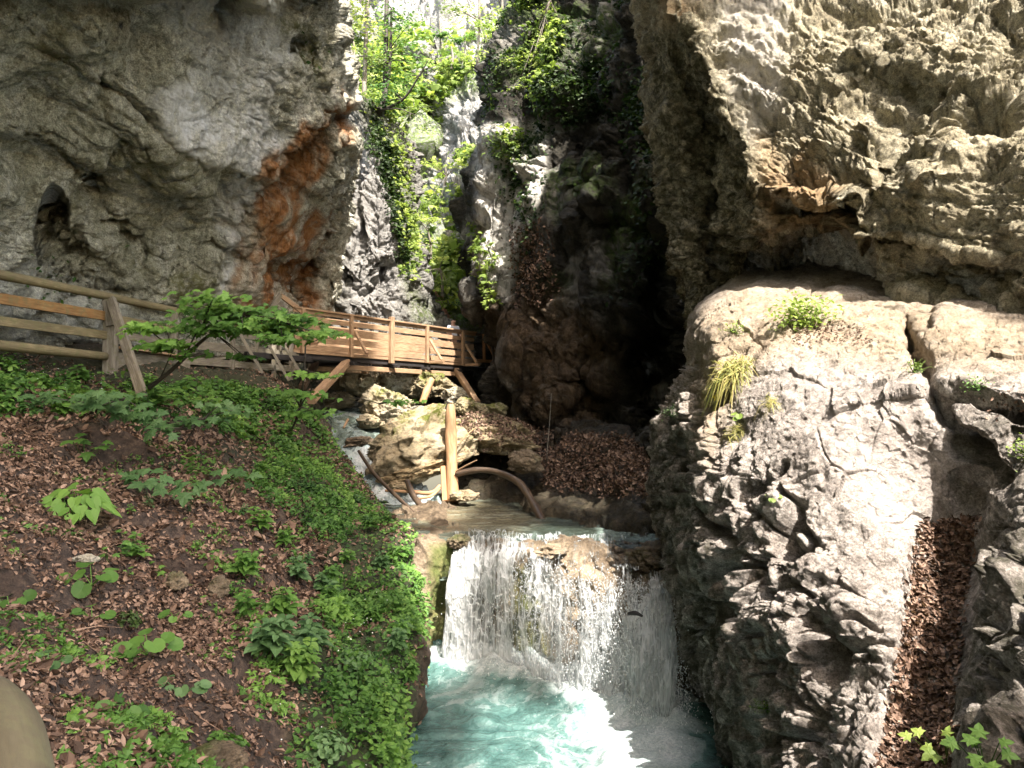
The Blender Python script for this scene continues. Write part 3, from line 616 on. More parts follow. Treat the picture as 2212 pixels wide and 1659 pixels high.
for pt in (L, K, C, W, B, T, Q, E):
    P_ = pt.g[::3, ::3].reshape(-1, 3); x, y = pt.x[::3, ::3].ravel(), pt.y[::3, ::3].ravel()
    nn = pt.n[::3, ::3].reshape(-1, 3)
    ok = (x > -60) & (x < 2280) & (y > -60) & (y < 1720) & ((nn*P_).sum(1) < 0)
    P_, x, y = P_[ok], x[ok], y[ok]
    m = np.zeros(len(x), bool)
    for pl_ in LIT: m |= inside(x, y, pl_)
    if pt is L: m &= x > 685
    if pt is W:
        dp = inside(x, y, DAPPLE) & (fbm(P_*np.array([1.1, 1.1, 1.1]), 2, 77) < -.42)
        m &= ~dp
    if pt is B: m &= inside(x, y, LIT[0])
    if pt is T: m = inside(x, y, LIT[2]) & (x > 720)
    if pt is C: m &= x < 1190
    iu = ((P_@e1-U0)/CS).astype(int); iv = ((P_@e2-V0)/CS).astype(int)
    k = (iu >= 0) & (iu < NU) & (iv >= 0) & (iv < NV)
    if pt is C: np.add.at(cen_, (iu[k & ~m], iv[k & ~m]), 1.0)
    np.add.at(litc, (iu[k & m], iv[k & m]), 1.0); np.add.at(drk, (iu[k & ~m], iv[k & ~m]), 1.0)
ex = [V(a, b, c) for c, a0_, a1_, b0, b1 in ((.55, -400, 300, 1450, 2100), (.75, -400, 300, 1450, 2100)) for a in np.linspace(a0_, a1_, 12) for b in np.linspace(b0, b1, 12)]
ex += [np.array([-7.9+.21*(D-11.9)+q, D, z]) for D in np.arange(7.5, 18.5, .15) for z in np.arange(0, 2.3, .15) for q in (0, .15, .5)]
ex = np.array(ex); np.add.at(drk, (((ex@e1-U0)/CS).astype(int), ((ex@e2-V0)/CS).astype(int)), 3.0)
def blur(a, n=2):
    for _ in range(n):
        a = (a+np.roll(a, 1, 0)+np.roll(a, -1, 0)+np.roll(a, 1, 1)+np.roll(a, -1, 1))/5
    return a
lb, db = blur(litc), blur(drk)
blk = (db > .02) & (lb < .12*db)
iu, iv = np.nonzero(blk)
pos = np.outer(U0+(iu+.5)*CS, e1)+np.outer(V0+(iv+.5)*CS, e2)+np.outer(HT+rng.uniform(-1.5, 1.5, len(iu)), sun)
nearc = blur(cen_)[iu, iv] > .3*db[iu, iv]; pos[nearc] -= 32*sun; pos[nearc] += rng.normal(0, .3, (nearc.sum(), 3))*0  # blockers for the central cliff sit lower to cut its sky light
n = len(pos); ang = rng.uniform(0, 2*PI, n); s = CS*rng.uniform(.75, .95, n)
tl = rng.normal(0, .3, (n, 2))
a_ = np.cos(ang)[:, None]*e1+np.sin(ang)[:, None]*e2+tl[:, :1]*sun; b_ = -np.sin(ang)[:, None]*e1+np.cos(ang)[:, None]*e2+tl[:, 1:]*sun
vv = np.stack([pos+a_*s[:, None], pos+b_*s[:, None], pos-a_*s[:, None], pos-b_*s[:, None]], 1).reshape(-1, 3)
qq = np.arange(4*n).reshape(-1, 4)
co = npmesh('sun_blocker', vv, qq, M['leaf_dark'], {'tint': np.repeat(rng.random(n), 4)}, False)
tag(co, 'unseen leaf quads added above the gorge to block the sun', 'sun blocker', kind='stuff')
# ------------------------------------------------------------------ water
def water_mat(name, deep, milky, rough=.12, tr=0):
    t = NT(name); c = t.coord(); f = t.attr('foam'); n = t.noise(c, 9, 8, .72, .8)
    fm = t.math('ADD', f, t.math('MULTIPLY', t.math('SUBTRACT', n, .5), .55))
    col = t.ramp(fm, [(.08, deep), (.42, milky), (.62, (.24, .30, .29)), (.98, (.43, .46, .465))])
    bub = t.ramp(t.noise(c, 34, 5, .75, .6), [(.38, (.62, .66, .66)), (.52, (1., 1., 1.)), (.64, (1.22, 1.2, 1.2))]); col = t.mix(t.ramp(fm, [(.3, .25), (.6, .85)]), col, bub, 'MULTIPLY')
    bed = t.attr('bed'); col = t.mix(t.math('MULTIPLY', bed, .8), col, t.mix(t.noise(c, 5, 5), (.16, .13, .07), (.42, .34, .2)))
    t.l(col, t.b.inputs['Base Color'])
    rr = t.ramp(fm, [(.4, rough), (.75, .8)]); t.l(rr, t.b.inputs['Roughness'])
    b = t.bump(t.noise(c, 5, 6, .6, .5), .7, .10); b = t.bump(t.noise(c, 26, 6, .7), .7, .02, b); t.l(b, t.b.inputs['Normal'])
    return t.m
M['pool'] = water_mat('pool_water', (.008, .036, .033), (.075, .15, .135))
M['stream'] = water_mat('stream_water', (.026, .034, .025), (.13, .17, .145), .08)
def sheet(x0, x1, y0, y1, z, step):
    X, Y = np.meshgrid(np.arange(x0, x1, step), np.arange(y0, y1, step)); P_ = np.stack([X, Y, np.full(X.shape, z)], -1)
    nv, nu = X.shape; idx = np.arange(nv*nu).reshape(nv, nu)
    q = np.stack([idx[:-1, :-1], idx[:-1, 1:], idx[1:, 1:], idx[1:, :-1]], -1).reshape(-1, 4)
    return P_.reshape(-1, 3), q
P_, q_ = sheet(-4.5, 7, 3.6, 13, ZP, .024)
x, y = proj(P_)
foot = [at_z(*a, ZP)[:2] for a in ((930,1420),(1060,1432),(1170,1455),(1290,1495),(1400,1540),(1475,1560))]
fd, _ = segdist(P_[:, 0], P_[:, 1], foot)
wv = np.stack([fbm(P_*.9+5, 3, 201), fbm(P_*.9+55, 3, 202), 0*P_[:, 0]], 1)
qq_ = P_+wv*.55
fil = 1-np.abs(vnoise(qq_*2.3, 203)*1.0)*2.2; fil2 = 1-np.abs(vnoise(qq_*5.3+wv, 204))*2.4
fb = fbm(qq_*1.3, 4, 205)
wx = x+60*wv[:, 0]; wy = y+45*wv[:, 1]
foam = np.maximum(sm(.95, .1, fd+.25*fb), 0)
foam = np.maximum(foam, .80*pmask(wx, wy, [(1180,1460),(1400,1520),(1500,1620),(1480,1720),(1330,1700),(1230,1560)], 45))
foam = np.maximum(foam, (.50+.12*fb)*pmask(wx, wy, [(1060,1590),(1250,1540),(1400,1600),(1440,1800),(1000,1800)], 45))
foam = np.maximum(foam, .48*pmask(wx, wy, [(880,1400),(1280,1480),(1300,1540),(1100,1580),(940,1540)], 45))
foam = np.maximum(foam, .27+.14*fb)
foam = foam*pmask(wx, wy, [(820,1380),(1520,1380),(1530,1560),(1500,1620),(1500,1900),(780,1900),(800,1500)], 50)
foam = foam+.17*np.clip(fil, 0, 1)**2*pmask(wx, wy, [(850,1440),(1550,1440),(1570,1800),(820,1800)], 60)+.13*np.clip(fil2, 0, 1)**2*sm(.05, .3, foam)
hgt = .05*fbm(qq_*1.6, 4, 206)+.16*sm(1.1, .1, fd)*(1+.5*fbm(P_*3, 3, 207))+.04*foam*fbm(P_*5, 3, 208)
P_[:, 2] += hgt
o = npmesh('water', P_, q_, M['pool'], {'foam': foam*.9, 'bed': 0*foam}); tag(o, kind='structure')

# mid pool and its run up to the cascade
P_, q_ = sheet(-4.2, 4.5, 10.7, 17.6, ZM, .03)
x, y = proj(P_); wv = fbm(P_*.8, 3, 211); st_ = P_*np.array([.6, 2.2, 1])
f1 = 1-np.abs(vnoise(st_*1.5+wv[:, None]*.6, 212))*2.3
foam = .10+.10*fbm(st_*1.2, 4, 213)+.22*np.clip(f1, 0, 1)**2
foam = np.maximum(foam, .75*pmask(x+40*wv, y+20*wv, [(780,1020),(900,1030),(980,1055),(930,1090),(860,1085)], 22))
foam = np.maximum(foam, .5*pmask(x+40*wv, y+20*wv, [(1010,1048),(1060,1050),(1090,1062),(1040,1072),(1005,1066)], 12))
foam = np.maximum(foam, .45*pmask(x+60*wv, y+10*wv, [(1330,1140),(1440,1150),(1440,1175),(1300,1160)], 12))
bed = pmask(x+30*wv, y+10*wv, [(880,1075),(1010,1072),(1080,1085),(1180,1130),(1090,1150),(900,1150)], 22)*.42
P_[:, 2] += .022*fbm(st_*2.2, 4, 214)+.03*foam
P_[:, 2] -= .05*sm(11.4, 10.7, P_[:, 1])+.4*((x < 992) & (y > 1168))
o = npmesh('water', P_, q_, M['stream'], {'foam': foam, 'bed': bed*(1-sm(.3, .5, foam))}); tag(o, kind='structure')
cs = Patch([[(640,866,34),(760,866,34),(900,866,34)],[(650,872,29),(750,872,29),(880,872,29)],[(665,897,24.4),(745,897,24),(840,895,24)],[(690,932,21),(760,932,20.8),(840,937,20.4)],[(712,958,19.6),(785,955,19.3),(850,955,19.2)],
            [(715,985,18.6),(790,990,18.0),(870,995,18)],[(752,1035,17),(830,1035,16.6),(910,1040,16.5)],[(780,1095,15.5),(870,1095,15.4),(970,1095,15.4)]], 150, 420)
cs.orient((0, -.2, 1)); p = cs.p(); cf = fbm(p*np.array([2, 1, 2]), 4, 221)
cs.off(.10*fbm(p*1.5, 4, 222)+.05*ridged(p*3, 3, 223)); cs.uv()
foam = .62+.35*cf+.2*sm(18.6, 17, p[:, 1])-.15*sm(19.2, 20.5, p[:, 1])*sm(24, 22, p[:, 1])
o = cs.mesh('cascade', M['stream'], {'foam': foam, 'bed': 0*foam}); tag(o, 'white cascade running down between boulders and left bank', 'cascade', kind='structure')

# the waterfall curtain
def fall_mat():
    t = NT('falling_water'); uv = t.n('UVMap').outputs[0]; at = t.attr('dens')
    def mp(sx, sy):
        m = t.n('Mapping'); m.inputs['Scale'].default_value = (sx, sy, 1); t.l(uv, m.inputs[0]); return m.outputs[0]
    wob = t.n('TexNoise', i_Scale=1.0, i_Detail=5.0); t.l(mp(7, 4), wob.inputs['Vector'])
    def warp(v, k): return t.mix(k, v, wob.outputs['Color'], 'ADD')
    s1 = t.noise(warp(mp(5, .5), .35), 1, 8, .72, .3); s2 = t.noise(warp(mp(24, 1.6), .6), 1, 6, .7)
    ve = t.n('TexVoronoi', feature='DISTANCE_TO_EDGE', i_Scale=1.0, i_Randomness=1.0); t.l(warp(mp(18, 7.5), 1.3), ve.inputs['Vector'])
    lace = t.ramp(ve.outputs['Distance'], [(0., 1.), (.11, .15), (.25, 0.)])
    a = t.math('ADD', t.math('MULTIPLY', t.math('SUBTRACT', s1, .5), 2.2), t.math('MULTIPLY', t.math('SUBTRACT', s2, .5), 1.8))
    a = t.math('ADD', t.math('ADD', a, at), t.math('MULTIPLY', lace, .35))
    al = t.ramp(a, [(.30, .0), (.55, .45), (.95, .97)])
    al = t.math('MINIMUM', al, t.ramp(at, [(0., 0.), (.1, 1.)]))
    col = t.ramp(a, [(.45, (.30, .34, .34)), (.85, (.70, .72, .72))]); t.l(col, t.b.inputs['Base Color']); t.b.inputs['Roughness'].default_value = .35
    tr = t.n('BsdfTransparent'); ms = t.n('MixShader'); tl_ = t.n('BsdfTranslucent'); tl_.inputs[0].default_value = (.85, .9, .9, 1)
    m2 = t.n('MixShader', i_0=.3); t.l(t.b.outputs[0], m2.inputs[1]); t.l(tl_.outputs[0], m2.inputs[2])
    t.l(al, ms.inputs[0]); t.l(tr.outputs[0], ms.inputs[1]); t.l(m2.outputs[0], ms.inputs[2]); t.l(ms.outputs[0], t.out.inputs[0])
    t.l(t.bump(a, .9, .05), t.b.inputs['Normal']); return t.m
M['fall'] = fall_mat()
def curtain(rows, nu, nv, seed, off, dens):
    w_ = Patch(rows, nu, nv); w_.orient((0, -1, 0)); p = w_.p()
    w_.off(off+.13*fbm(p*np.array([2.2, 2.2, .5]), 3, seed+3)*sm(1190, 1300, w_.y).ravel()+.05*fbm(p*np.array([5, 5, 1]), 4, seed)+.02*fbm(p*np.array([14, 14, 4]), 3, seed+1)); w_.uv()
    u = np.linspace(0, 3, nu)[None, :].repeat(nv, 0); tt = np.linspace(0, 2, nv)[:, None].repeat(nu, 1)
    o = w_.mesh('waterfall', M['fall'], {'dens': dens(w_.x, w_.y, tt/2, w_.p())})
    me = o.data; ul = me.uv_layers.new(name='UVMap'); li = np.empty(len(me.loops), np.int32); me.loops.foreach_get('vertex_index', li)
    ul.data.foreach_set('uv', np.stack([u.ravel()+seed, tt.ravel()], 1)[li].astype(np.float32).ravel()); return o
RW = [[(975,1150,11.9),(1060,1152,11.9),(1150,1156,11.8),(1260,1160,11.6),(1350,1160,11.5),(1450,1158,11.4)],
      [(979,1196,10.75),(1060,1178,10.7),(1150,1200,10.4),(1260,1206,10.05),(1350,1240,9.85),(1445,1262,9.7)],
      [(972,1240,10.55),(1055,1245,10.4),(1150,1252,10.15),(1265,1280,9.7),(1360,1310,9.35),(1455,1315,9.25)],
      [(965,1330,10.48),(1050,1335,10.33),(1150,1350,10.0),(1270,1380,9.5),(1370,1420,9.05),(1464,1430,8.85)],
      [(953,1440,10.4),(1045,1450,10.25),(1150,1468,9.92),(1275,1500,9.4),(1385,1535,8.9),(1474,1560,8.58)]]
def dn(x, y, t, p):
    g = fbm(p*np.array([1.6, 1.6, .5]), 3, 231).reshape(x.shape)
    d = .30+.30*sm(.15, .35, t)+.15*t+.25*g
    d = d-.32*pmask(x, y, [(1105,1200),(1165,1200),(1190,1440),(1110,1440)], 18)
    d = d-.45*pmask(x+30*g, y, [(1150,1150),(1300,1190),(1380,1300),(1350,1340),(1260,1260),(1180,1215)], 18)
    d = d+.9*pmask(x+30*g, y+30*g, [(1380,1310),(1500,1290),(1520,1600),(1370,1600),(1300,1480)], 40)
    d = d-.35*pmask(x, y, [(1300,1150),(1480,1150),(1480,1270),(1390,1290)], 18)
    d = d-.25*pmask(x, y, [(1030,1290),(1095,1290),(1095,1400),(1040,1400)], 20)
    d = d*sm(1478+14*np.sin(y*.05)+35*g, 1425+35*g, x)
    return np.clip(d*sm(-.02, .06, t), 0, 1.2)
o = curtain(RW, 260, 200, 300, .03, dn); tag(o, 'white lacy waterfall dropping over the tan ledge into the teal pool', 'waterfall', kind='structure')
RW2 = [[(a, b, c-.12) for a, b, c in r[2:]] for r in RW]
o = curtain(RW2, 160, 160, 340, .10, lambda x, y, t, p: np.clip((.12+.45*sm(.3, .9, t)+.55*fbm(p*np.array([4, 4, 1.4]), 4, 232).reshape(x.shape))*sm(1180, 1380, x+60*t), 0, 1)*sm(.08, .3, t)*sm(1485, 1435, x+25*fbm(p*3, 3, 233).reshape(x.shape))); tag(o, 'denser white spray sheet at the right end of the waterfall', 'waterfall', kind='structure')
# drops thrown off the fall
OCT = np.array([(1,0,0),(-1,0,0),(0,1,0),(0,-1,0),(0,0,1),(0,0,-1)], float); OF = np.array([(0,2,4),(2,1,4),(1,3,4),(3,0,4),(2,0,5),(1,2,5),(3,1,5),(0,3,5)])
nd = 15000; c = np.array([[V(*q) for q in r] for r in RW])
uu = np.where(rng.random(nd) < .5, rng.beta(1.6, 1.1, nd), rng.beta(7, 1.3, nd))*5; tt = 1+3*rng.beta(1.8, 1.2, nd)
ps = []
for u_, t_ in zip(uu, tt):
    i, j = min(int(t_), 3), min(int(u_), 4); fi, fj = t_-i, u_-j
    ps.append((c[i, j]*(1-fj)+c[i, j+1]*fj)*(1-fi)+(c[i+1, j]*(1-fj)+c[i+1, j+1]*fj)*fi)
ps = np.array(ps)+rng.normal(0, 1, (nd, 3))*np.array([.07, .14, .07])+np.array([0, -.12, 0])
n2 = 2600; k2 = rng.random(n2); ft = np.array([at_z(*a, ZP) for a in ((930,1425),(1060,1440),(1170,1465),(1290,1505),(1400,1545),(1475,1565))])
kk = rng.beta(2, 1, n2)*5; ki = np.minimum(kk.astype(int), 4); ps2 = ft[ki]*(1-(kk-ki))[:, None]+ft[ki+1]*(kk-ki)[:, None]
ps2 = ps2+rng.normal(0, 1, (n2, 3))*np.array([.14, .28, .0])+np.abs(rng.normal(0, .16, (n2, 1)))*np.array([0, 0, 1])
ps = np.concatenate([ps, ps2]); nd = len(ps)
r_ = rng.uniform(.002, .0075, (nd, 1, 1))*np.array([1, 1, 1.8])
vv = (ps[:, None, :]+OCT[None]*r_).reshape(-1, 3); ff = (OF[None]+(np.arange(nd)*6)[:, None, None]).reshape(-1, 3)
def plain(name, col, rough, spec=.5):
    t = NT(name); t.b.inputs['Base Color'].default_value = col+(1,); t.b.inputs['Roughness'].default_value = rough
    n = t.noise(t.coord(), 40, 4); t.l(t.mix(n, tuple(x*.8 for x in col), col), t.b.inputs['Base Color']); return t.m
M['spray'] = plain('spray', (.7, .72, .72), .2)
tag(npmesh('spray', vv, ff, M['spray'], None, False), 'white drops thrown off the waterfall', 'spray', kind='stuff')
# ------------------------------------------------------------------ timber
def VS(x, y, D): return V(x*.86406, y*.86406, D)
class Bars:
    def __init__(s): s.v = []; s.f = []; s.u = []; s.n = 0
    def bar(s, a, b, w, h, up=(0, 0, 1), bend=.0):
        a = Vector(a); b = Vector(b); d = (b-a); L_ = d.length; d.normalize(); up = Vector(up)
        if abs(d.dot(up)) > .98: up = Vector((0, 1, 0))
        sx = d.cross(up).normalized()*(w/2); sy = sx.cross(d).normalized()*(h/2)
        c = min(w, h)*.12; off = random.random()*9
        prof = []
        for qx, qy in ((1, 1), (-1, 1), (-1, -1), (1, -1)):
            kx, ky = 1-c/(w/2)*1, 1-c/(h/2)*1
            pr = [(qx*kx, qy), (qx, qy*ky)] if qx*qy < 0 else [(qx, qy*ky), (qx*kx, qy)]
            prof += pr
        k = s.n; m = 8
        for e, P0 in ((0, a), (1, b)):
            for X_, Y_ in prof: s.v.append(tuple(P0+sx*X_+sy*Y_))
        uvp = [i*.12 for i in range(9)]
        for i in range(m):
            j = (i+1) % m
            s.f.append((k+i, k+j, k+m+j, k+m+i)); s.u.append([(off, uvp[i]+off), (off, uvp[i+1]+off), (off+L_, uvp[i+1]+off), (off+L_, uvp[i]+off)])
        s.f.append(tuple(k+i for i in reversed(range(m)))); s.u.append([(off+.02*i, off) for i in range(m)])
        s.f.append(tuple(k+m+i for i in range(m))); s.u.append([(off+.02*i, off) for i in range(m)])
        s.n += 2*m
        return s
    def tube(s, pts, rad, seg=12, rough=.08, seed=0, flat=1.0):
        pts = [Vector(p) for p in pts]; n = len(pts)
        rad = rad if hasattr(rad, '__len__') else [rad]*n
        # resample smoothly
        P_ = cr(np.array(pts), np.linspace(0, n-1, max(2, (n-1)*8+1))); Rr = np.interp(np.linspace(0, n-1, len(P_)), range(n), rad)
        k = s.n; t0 = Vector(P_[1]-P_[0]).normalized(); ref = Vector((0, 0, 1)) if abs(t0.z) < .9 else Vector((0, 1, 0)); L_ = 0
        nz = vnoise(np.array([[math.cos(2*PI*j/seg)*1.2, math.sin(2*PI*j/seg)*1.2, i*.25] for i in range(len(P_)) for j in range(seg)])+seed*3.7, seed).reshape(len(P_), seg)
        Ls = []
        for i in range(len(P_)):
            t_ = Vector(P_[min(i+1, len(P_)-1)]-P_[max(i-1, 0)]).normalized(); sx = t_.cross(ref).normalized(); sy = sx.cross(t_)
            if i: L_ += float(np.linalg.norm(P_[i]-P_[i-1]))
            Ls.append(L_)
            for j in range(seg):
                a = 2*PI*j/seg; r = Rr[i]*(1+rough*nz[i, j]); s.v.append(tuple(Vector(P_[i])+sx*math.cos(a)*r+sy*math.sin(a)*r*flat))
        cc = 2*PI*float(np.mean(Rr))
        for i in range(len(P_)-1):
            for j in range(seg):
                j2 = (j+1) % seg
                s.f.append((k+i*seg+j, k+i*seg+j2, k+(i+1)*seg+j2, k+(i+1)*seg+j)); a0, a1 = j/seg*cc, (j+1)/seg*cc
                s.u.append([(Ls[i], a0), (Ls[i], a1), (Ls[i+1], a1), (Ls[i+1], a0)])
        s.f.append(tuple(k+j for j in reversed(range(seg)))); s.u.append([(0, 0)]*seg)
        s.f.append(tuple(k+(len(P_)-1)*seg+j for j in range(seg))); s.u.append([(0, 0)]*seg)
        s.n += len(P_)*seg; return s
    def build(s, name, m, parent=None, smooth=False):
        me = bpy.data.meshes.new(name); base = Vector(parent.location) if parent else Vector((0, 0, 0))
        me.from_pydata([tuple(Vector(v)-base) for v in s.v], [], s.f); ul = me.uv_layers.new(name='UVMap')
        ul.data.foreach_set('uv', [c for f in s.u for uv in f for c in uv]); me.materials.append(m)
        if smooth: me.polygons.foreach_set('use_smooth', [len(f) == 4 for f in s.f])
        me.update(); o = bpy.data.objects.new(name, me); S.collection.objects.link(o)
        if parent: o.parent = parent
        return o
# ---- footbridge
A = np.array(V(640, 772, 21)); A[2] = 0; Bq = np.array(V(1018, 793, 27.8)); Bq[2] = 0
DL = np.linalg.norm(Bq-A); dx_ = (Bq-A)/DL; nx_ = np.array([-dx_[1], dx_[0], 0])   # nx_: away from the viewer
def bp(s_, z, n_=0.0): return A+dx_*s_+nx_*n_+np.array([0, 0, z])
br = empty('footbridge', bp(0, 1.4), 'pale timber footbridge with board railings crossing the stream', 'footbridge')
U = (0, 0, 1)
for n_ in (.0, 1.25):
    Bars().bar(bp(-1.2, 1.42, n_+.10), bp(DL+1.9, 1.42, n_+.10), .16, .15).build('main_beam', M['wood_black'], br)
Bars().bar(bp(1.9, 1.19, .05), bp(DL-.75, 1.19, .05), .12, .15).build('lower_chord', M['wood_new'], br)
Bars().bar(bp(1.9, 1.19, 1.3), bp(DL-.75, 1.19, 1.3), .12, .15).build('lower_chord', M['wood_new'], br)
Bars().bar(bp(-.3, 1.555, .0), bp(DL+.1, 1.555, .0), .05, .10).build('edge_board', M['wood_new'], br)
dk = Bars()
for k in range(int(DL/.16)): dk.bar(bp(k*.16+.03, 1.545+random.uniform(-.004, .004), .04), bp(k*.16+.03, 1.545, 1.45), .13, .06)
dk.build('deck', M['wood_new'], br)
for k in (2.0, 3.9, 5.4, DL-.9):
    Bars().bar(bp(k, 1.31, -.25), bp(k, 1.31, 1.5), .14, .09).build('cross_beam', M['wood_black'], br)
for n_ in (-.03, 1.38):
    for s_ in (.15, 2.0, 3.75, 5.5, 7.5):
        big = s_ == 3.75 and n_ < 0
        Bars().bar(bp(s_, 1.40 if big else 1.5, n_-.06 if n_ < 0 else n_+.06), bp(s_, 2.86 if big else 2.72, n_-.06 if n_ < 0 else n_+.06), .16 if big else .12, .14 if big else .10, nx_).build('post', M['wood_new'], br)
    for z, h, m in ((1.69, .15, 'wood_new'), (1.93, .19, 'wood_new'), (2.20, .22, 'wood_new'), (2.47, .14, 'wood_new')):
        mid = DL*.47
        Bars().bar(bp(-.1, z, n_), bp(mid-.005, z+.004, n_), .03, h).build('rail_board', M[m], br)
        Bars().bar(bp(mid+.005, z, n_), bp(DL+(.1 if n_ < 0 else .35), z-.004, n_), .03, h).build('rail_board', M['wood_orange' if z == 1.92 and n_ < 0 else m], br)
    Bars().bar(bp(-.15, 2.745, n_-.02), bp(DL+.2, 2.745, n_-.02), .13, .05).build('handrail', M['wood_new'], br)
    Bars().bar(bp(-.15, 2.665, n_), bp(DL+.2, 2.665, n_), .03, .09).build('rail_board', M['wood_new'], br)
for s_ in (2.1, 5.6, 7.6):
    e = -.62
    Bars().bar(bp(s_, 1.52, -.08), bp(s_, 1.52, e-.1), .12, .09).build('outrigger', M['wood_new'], br)
    Bars().bar(bp(s_, 2.25, -.14), bp(s_, 1.58, e), .10, .07).build('rail_stay', M['wood_new'], br)
# braces under the deck
Bars().bar(bp(1.95, 1.34, .05), V(672, 865, 19.6), .22, .20).build('brace', M['wood_new'], br)
Bars().bar(bp(1.95, 1.34, 1.35), V(652, 838, 21.5), .20, .18).build('brace', M['wood_dark'], br)
Bars().bar(bp(DL-.85, 1.34, .05), V(1032, 872, 25.5), .20, .18).build('brace', M['wood_new'], br)
Bars().bar(bp(DL-1.3, 1.25, 1.35), V(988, 868, 27.0), .18, .16).build('brace', M['wood_dark'], br)
# gabled gate post at the left end
g0 = bp(-.45, 0, .2)
for s_ in (-.75, .05):
    pass
Bars().bar(bp(-.62, 1.5, -.02), bp(-.62, 2.72, -.02), .12, .10, nx_).build('gate_post', M['wood_grey'], br)
Bars().bar(bp(-1.02, 2.5, -.05), bp(-.60, 3.02, -.05), .13, .06, nx_).build('gable_board', M['wood_grey'], br)
Bars().bar(bp(-.58, 3.0, -.05), bp(.12, 2.66, -.05), .13, .06, nx_).build('gable_board', M['wood_new'], br)
# ---- weathered approach railing between path and bridge
ap = empty('approach_railing', VS(600, 880, 17.5), 'weathered grey plank railing with raking struts leading onto the bridge', 'railing')
a0, a1 = VS(435, 900, 16.2), VS(740, 890, 20.6)
def apt(t_, z): p_ = a0*(1-t_)+a1*t_; return np.array([p_[0], p_[1], z])
for t_ in (.0, .42, .62, .78, .95): Bars().bar(apt(t_, .75), apt(t_, 1.92), .11, .10, (1, 0, 0)).build('post', M['wood_grey'], ap)
for z, h in ((1.02, .16), (1.38, .2), (1.74, .16)): Bars().bar(apt(-.02, z), apt(1.0, z+.02), .035, h).build('rail_board', M['wood_grey'], ap)
for t_ in (.45, .66, .82):
    e = apt(t_+.10, .68)+np.array([.55, -.35, 0]); Bars().bar(apt(t_, 1.78)+np.array([.08, -.05, 0]), e, .11, .07).build('strut', M['wood_grey'], ap)
Bars().bar(apt(.5, 1.28)+np.array([.1, -.06, 0]), apt(1.02, 1.3)+np.array([.35, -.06, 0]), .09, .14).build('dark_beam', M['wood_black'], ap)
dk = Bars()
for k in range(34): p_ = apt(k/34*1.06, .93+.5*min(1, k/26)); q2 = p_+np.array([-1.25, .75, 0]); dk.bar(p_+np.array([-.05, 0, 0]), q2, .13, .05)
dk.build('ramp_deck', M['wood_grey'], ap)
# ---- fence along the path, left
def fl(D, z, dxx=0): return np.array([-7.9+.21*(D-11.9)+dxx, D, z])
fe = empty('path_fence', fl(14.08, .8), 'lichened log and board fence beside the path below the cliff', 'fence')
Bars().tube([fl(7.5, 2.08), fl(10, 2.06), fl(12, 2.06), fl(14, 2.05), fl(16.1, 2.03)], [.085, .085, .08, .075, .07], 14, .05, 3).build('top_rail', M['wood_lichen'], fe, True)
Bars().tube([fl(7.5, .95, .03), fl(10, .95, .03), fl(12, .96, .03), fl(14.0, .94, .03)], [.09, .09, .085, .075], 14, .05, 4).build('bottom_rail', M['wood_lichen'], fe, True)
Bars().bar(fl(7.5, 1.70, .02), fl(14.02, 1.68, .02), .05, .17).build('rail_board', M['wood_rust'], fe)
Bars().bar(fl(7.5, 1.36, .02), fl(14.02, 1.33, .02), .05, .15).build('rail_board', M['wood_lichen'], fe)
Bars().bar(fl(14.2, 1.66, .02), fl(15.9, 1.63, .02), .05, .14).build('rail_board', M['wood_lichen'], fe)
Bars().bar(fl(14.2, 1.36, .02), fl(15.9, 1.34, .02), .05, .14).build('rail_board', M['wood_grey'], fe)
Bars().bar(fl(14.2, 1.12, .12), fl(15.9, 1.08, .12), .22, .04).build('rail_board', M['wood_new'], fe)
Bars().bar(fl(14.15, .88, .04), fl(16.4, .92, .04), .08, .30).build('toe_board', M['wood_grey'], fe)
Bars().bar(fl(14.1, .55, .05), fl(14.1, 1.95, .05), .24, .15, (0, 1, 0)).build('post', M['wood_grey'], fe)
Bars().bar(fl(15.96, .6), fl(15.96, 2.0), .13, .12, (0, 1, 0)).build('post', M['wood_grey'], fe)
Bars().bar(fl(14.0, 1.98, .12), VS(360, 1000, 12.3), .16, .09, (0, 1, 0)).build('raking_strut', M['wood_grey'], fe)
Bars().bar(fl(14.0, 1.98, .04), fl(14.0, 1.50, .12), .14, .07, (0, 1, 0)).build('cleat', M['wood_grey'], fe)
# ---- blurred near rail at the lower left corner
nr = Bars().tube([V(-290, 1600, .80), V(-85, 1560, .70), V(-15, 1700, .58), V(-40, 1990, .46), V(-120, 2300, .40)], [.052, .045, .040, .038, .038], 24, .04, 6)
o = nr.build('handrail', M['wood_rail'], None, True); tag(o, 'rounded olive brown rail end close to the viewer in the corner', 'handrail')
# ---- driftwood
def single(mb, name, m, label, cat, group=None, smooth=True): return tag(mb.build(name, M[m], None, smooth), label, cat, group)
single(Bars().tube([V(974, 874, 16.15), V(973, 900, 16.1), V(975, 980, 16), V(978, 1085, 15.7)], [.07, .115, .12, .135], 18, .13, 11), 'standing_log', 'wood_log', 'barkless orange log standing upright in the mid pool', 'log')
single(Bars().bar(V(957, 1008, 15.95), V(961, 1082, 15.6), .10, .08, (0, 1, 0)), 'timber_offcut', 'wood_orange', 'short rust orange plank stuck upright against the standing log', 'plank', None, False)
cb = Bars(); cpts = [V(985, 1025, 15.8), V(1030, 1015, 15.7), V(1075, 1020, 15.5), V(1115, 1038, 15.1), V(1140, 1068, 14.4), V(1160, 1105, 13.8), V(1172, 1125, 13.5)]
single(cb.tube(cpts, [.07, .085, .08, .09, .075, .08, .055], 5, .22, 12, .85), 'bent_trunk', 'wood_dark', 'long brown trunk bowed over from standing log into pool', 'log')
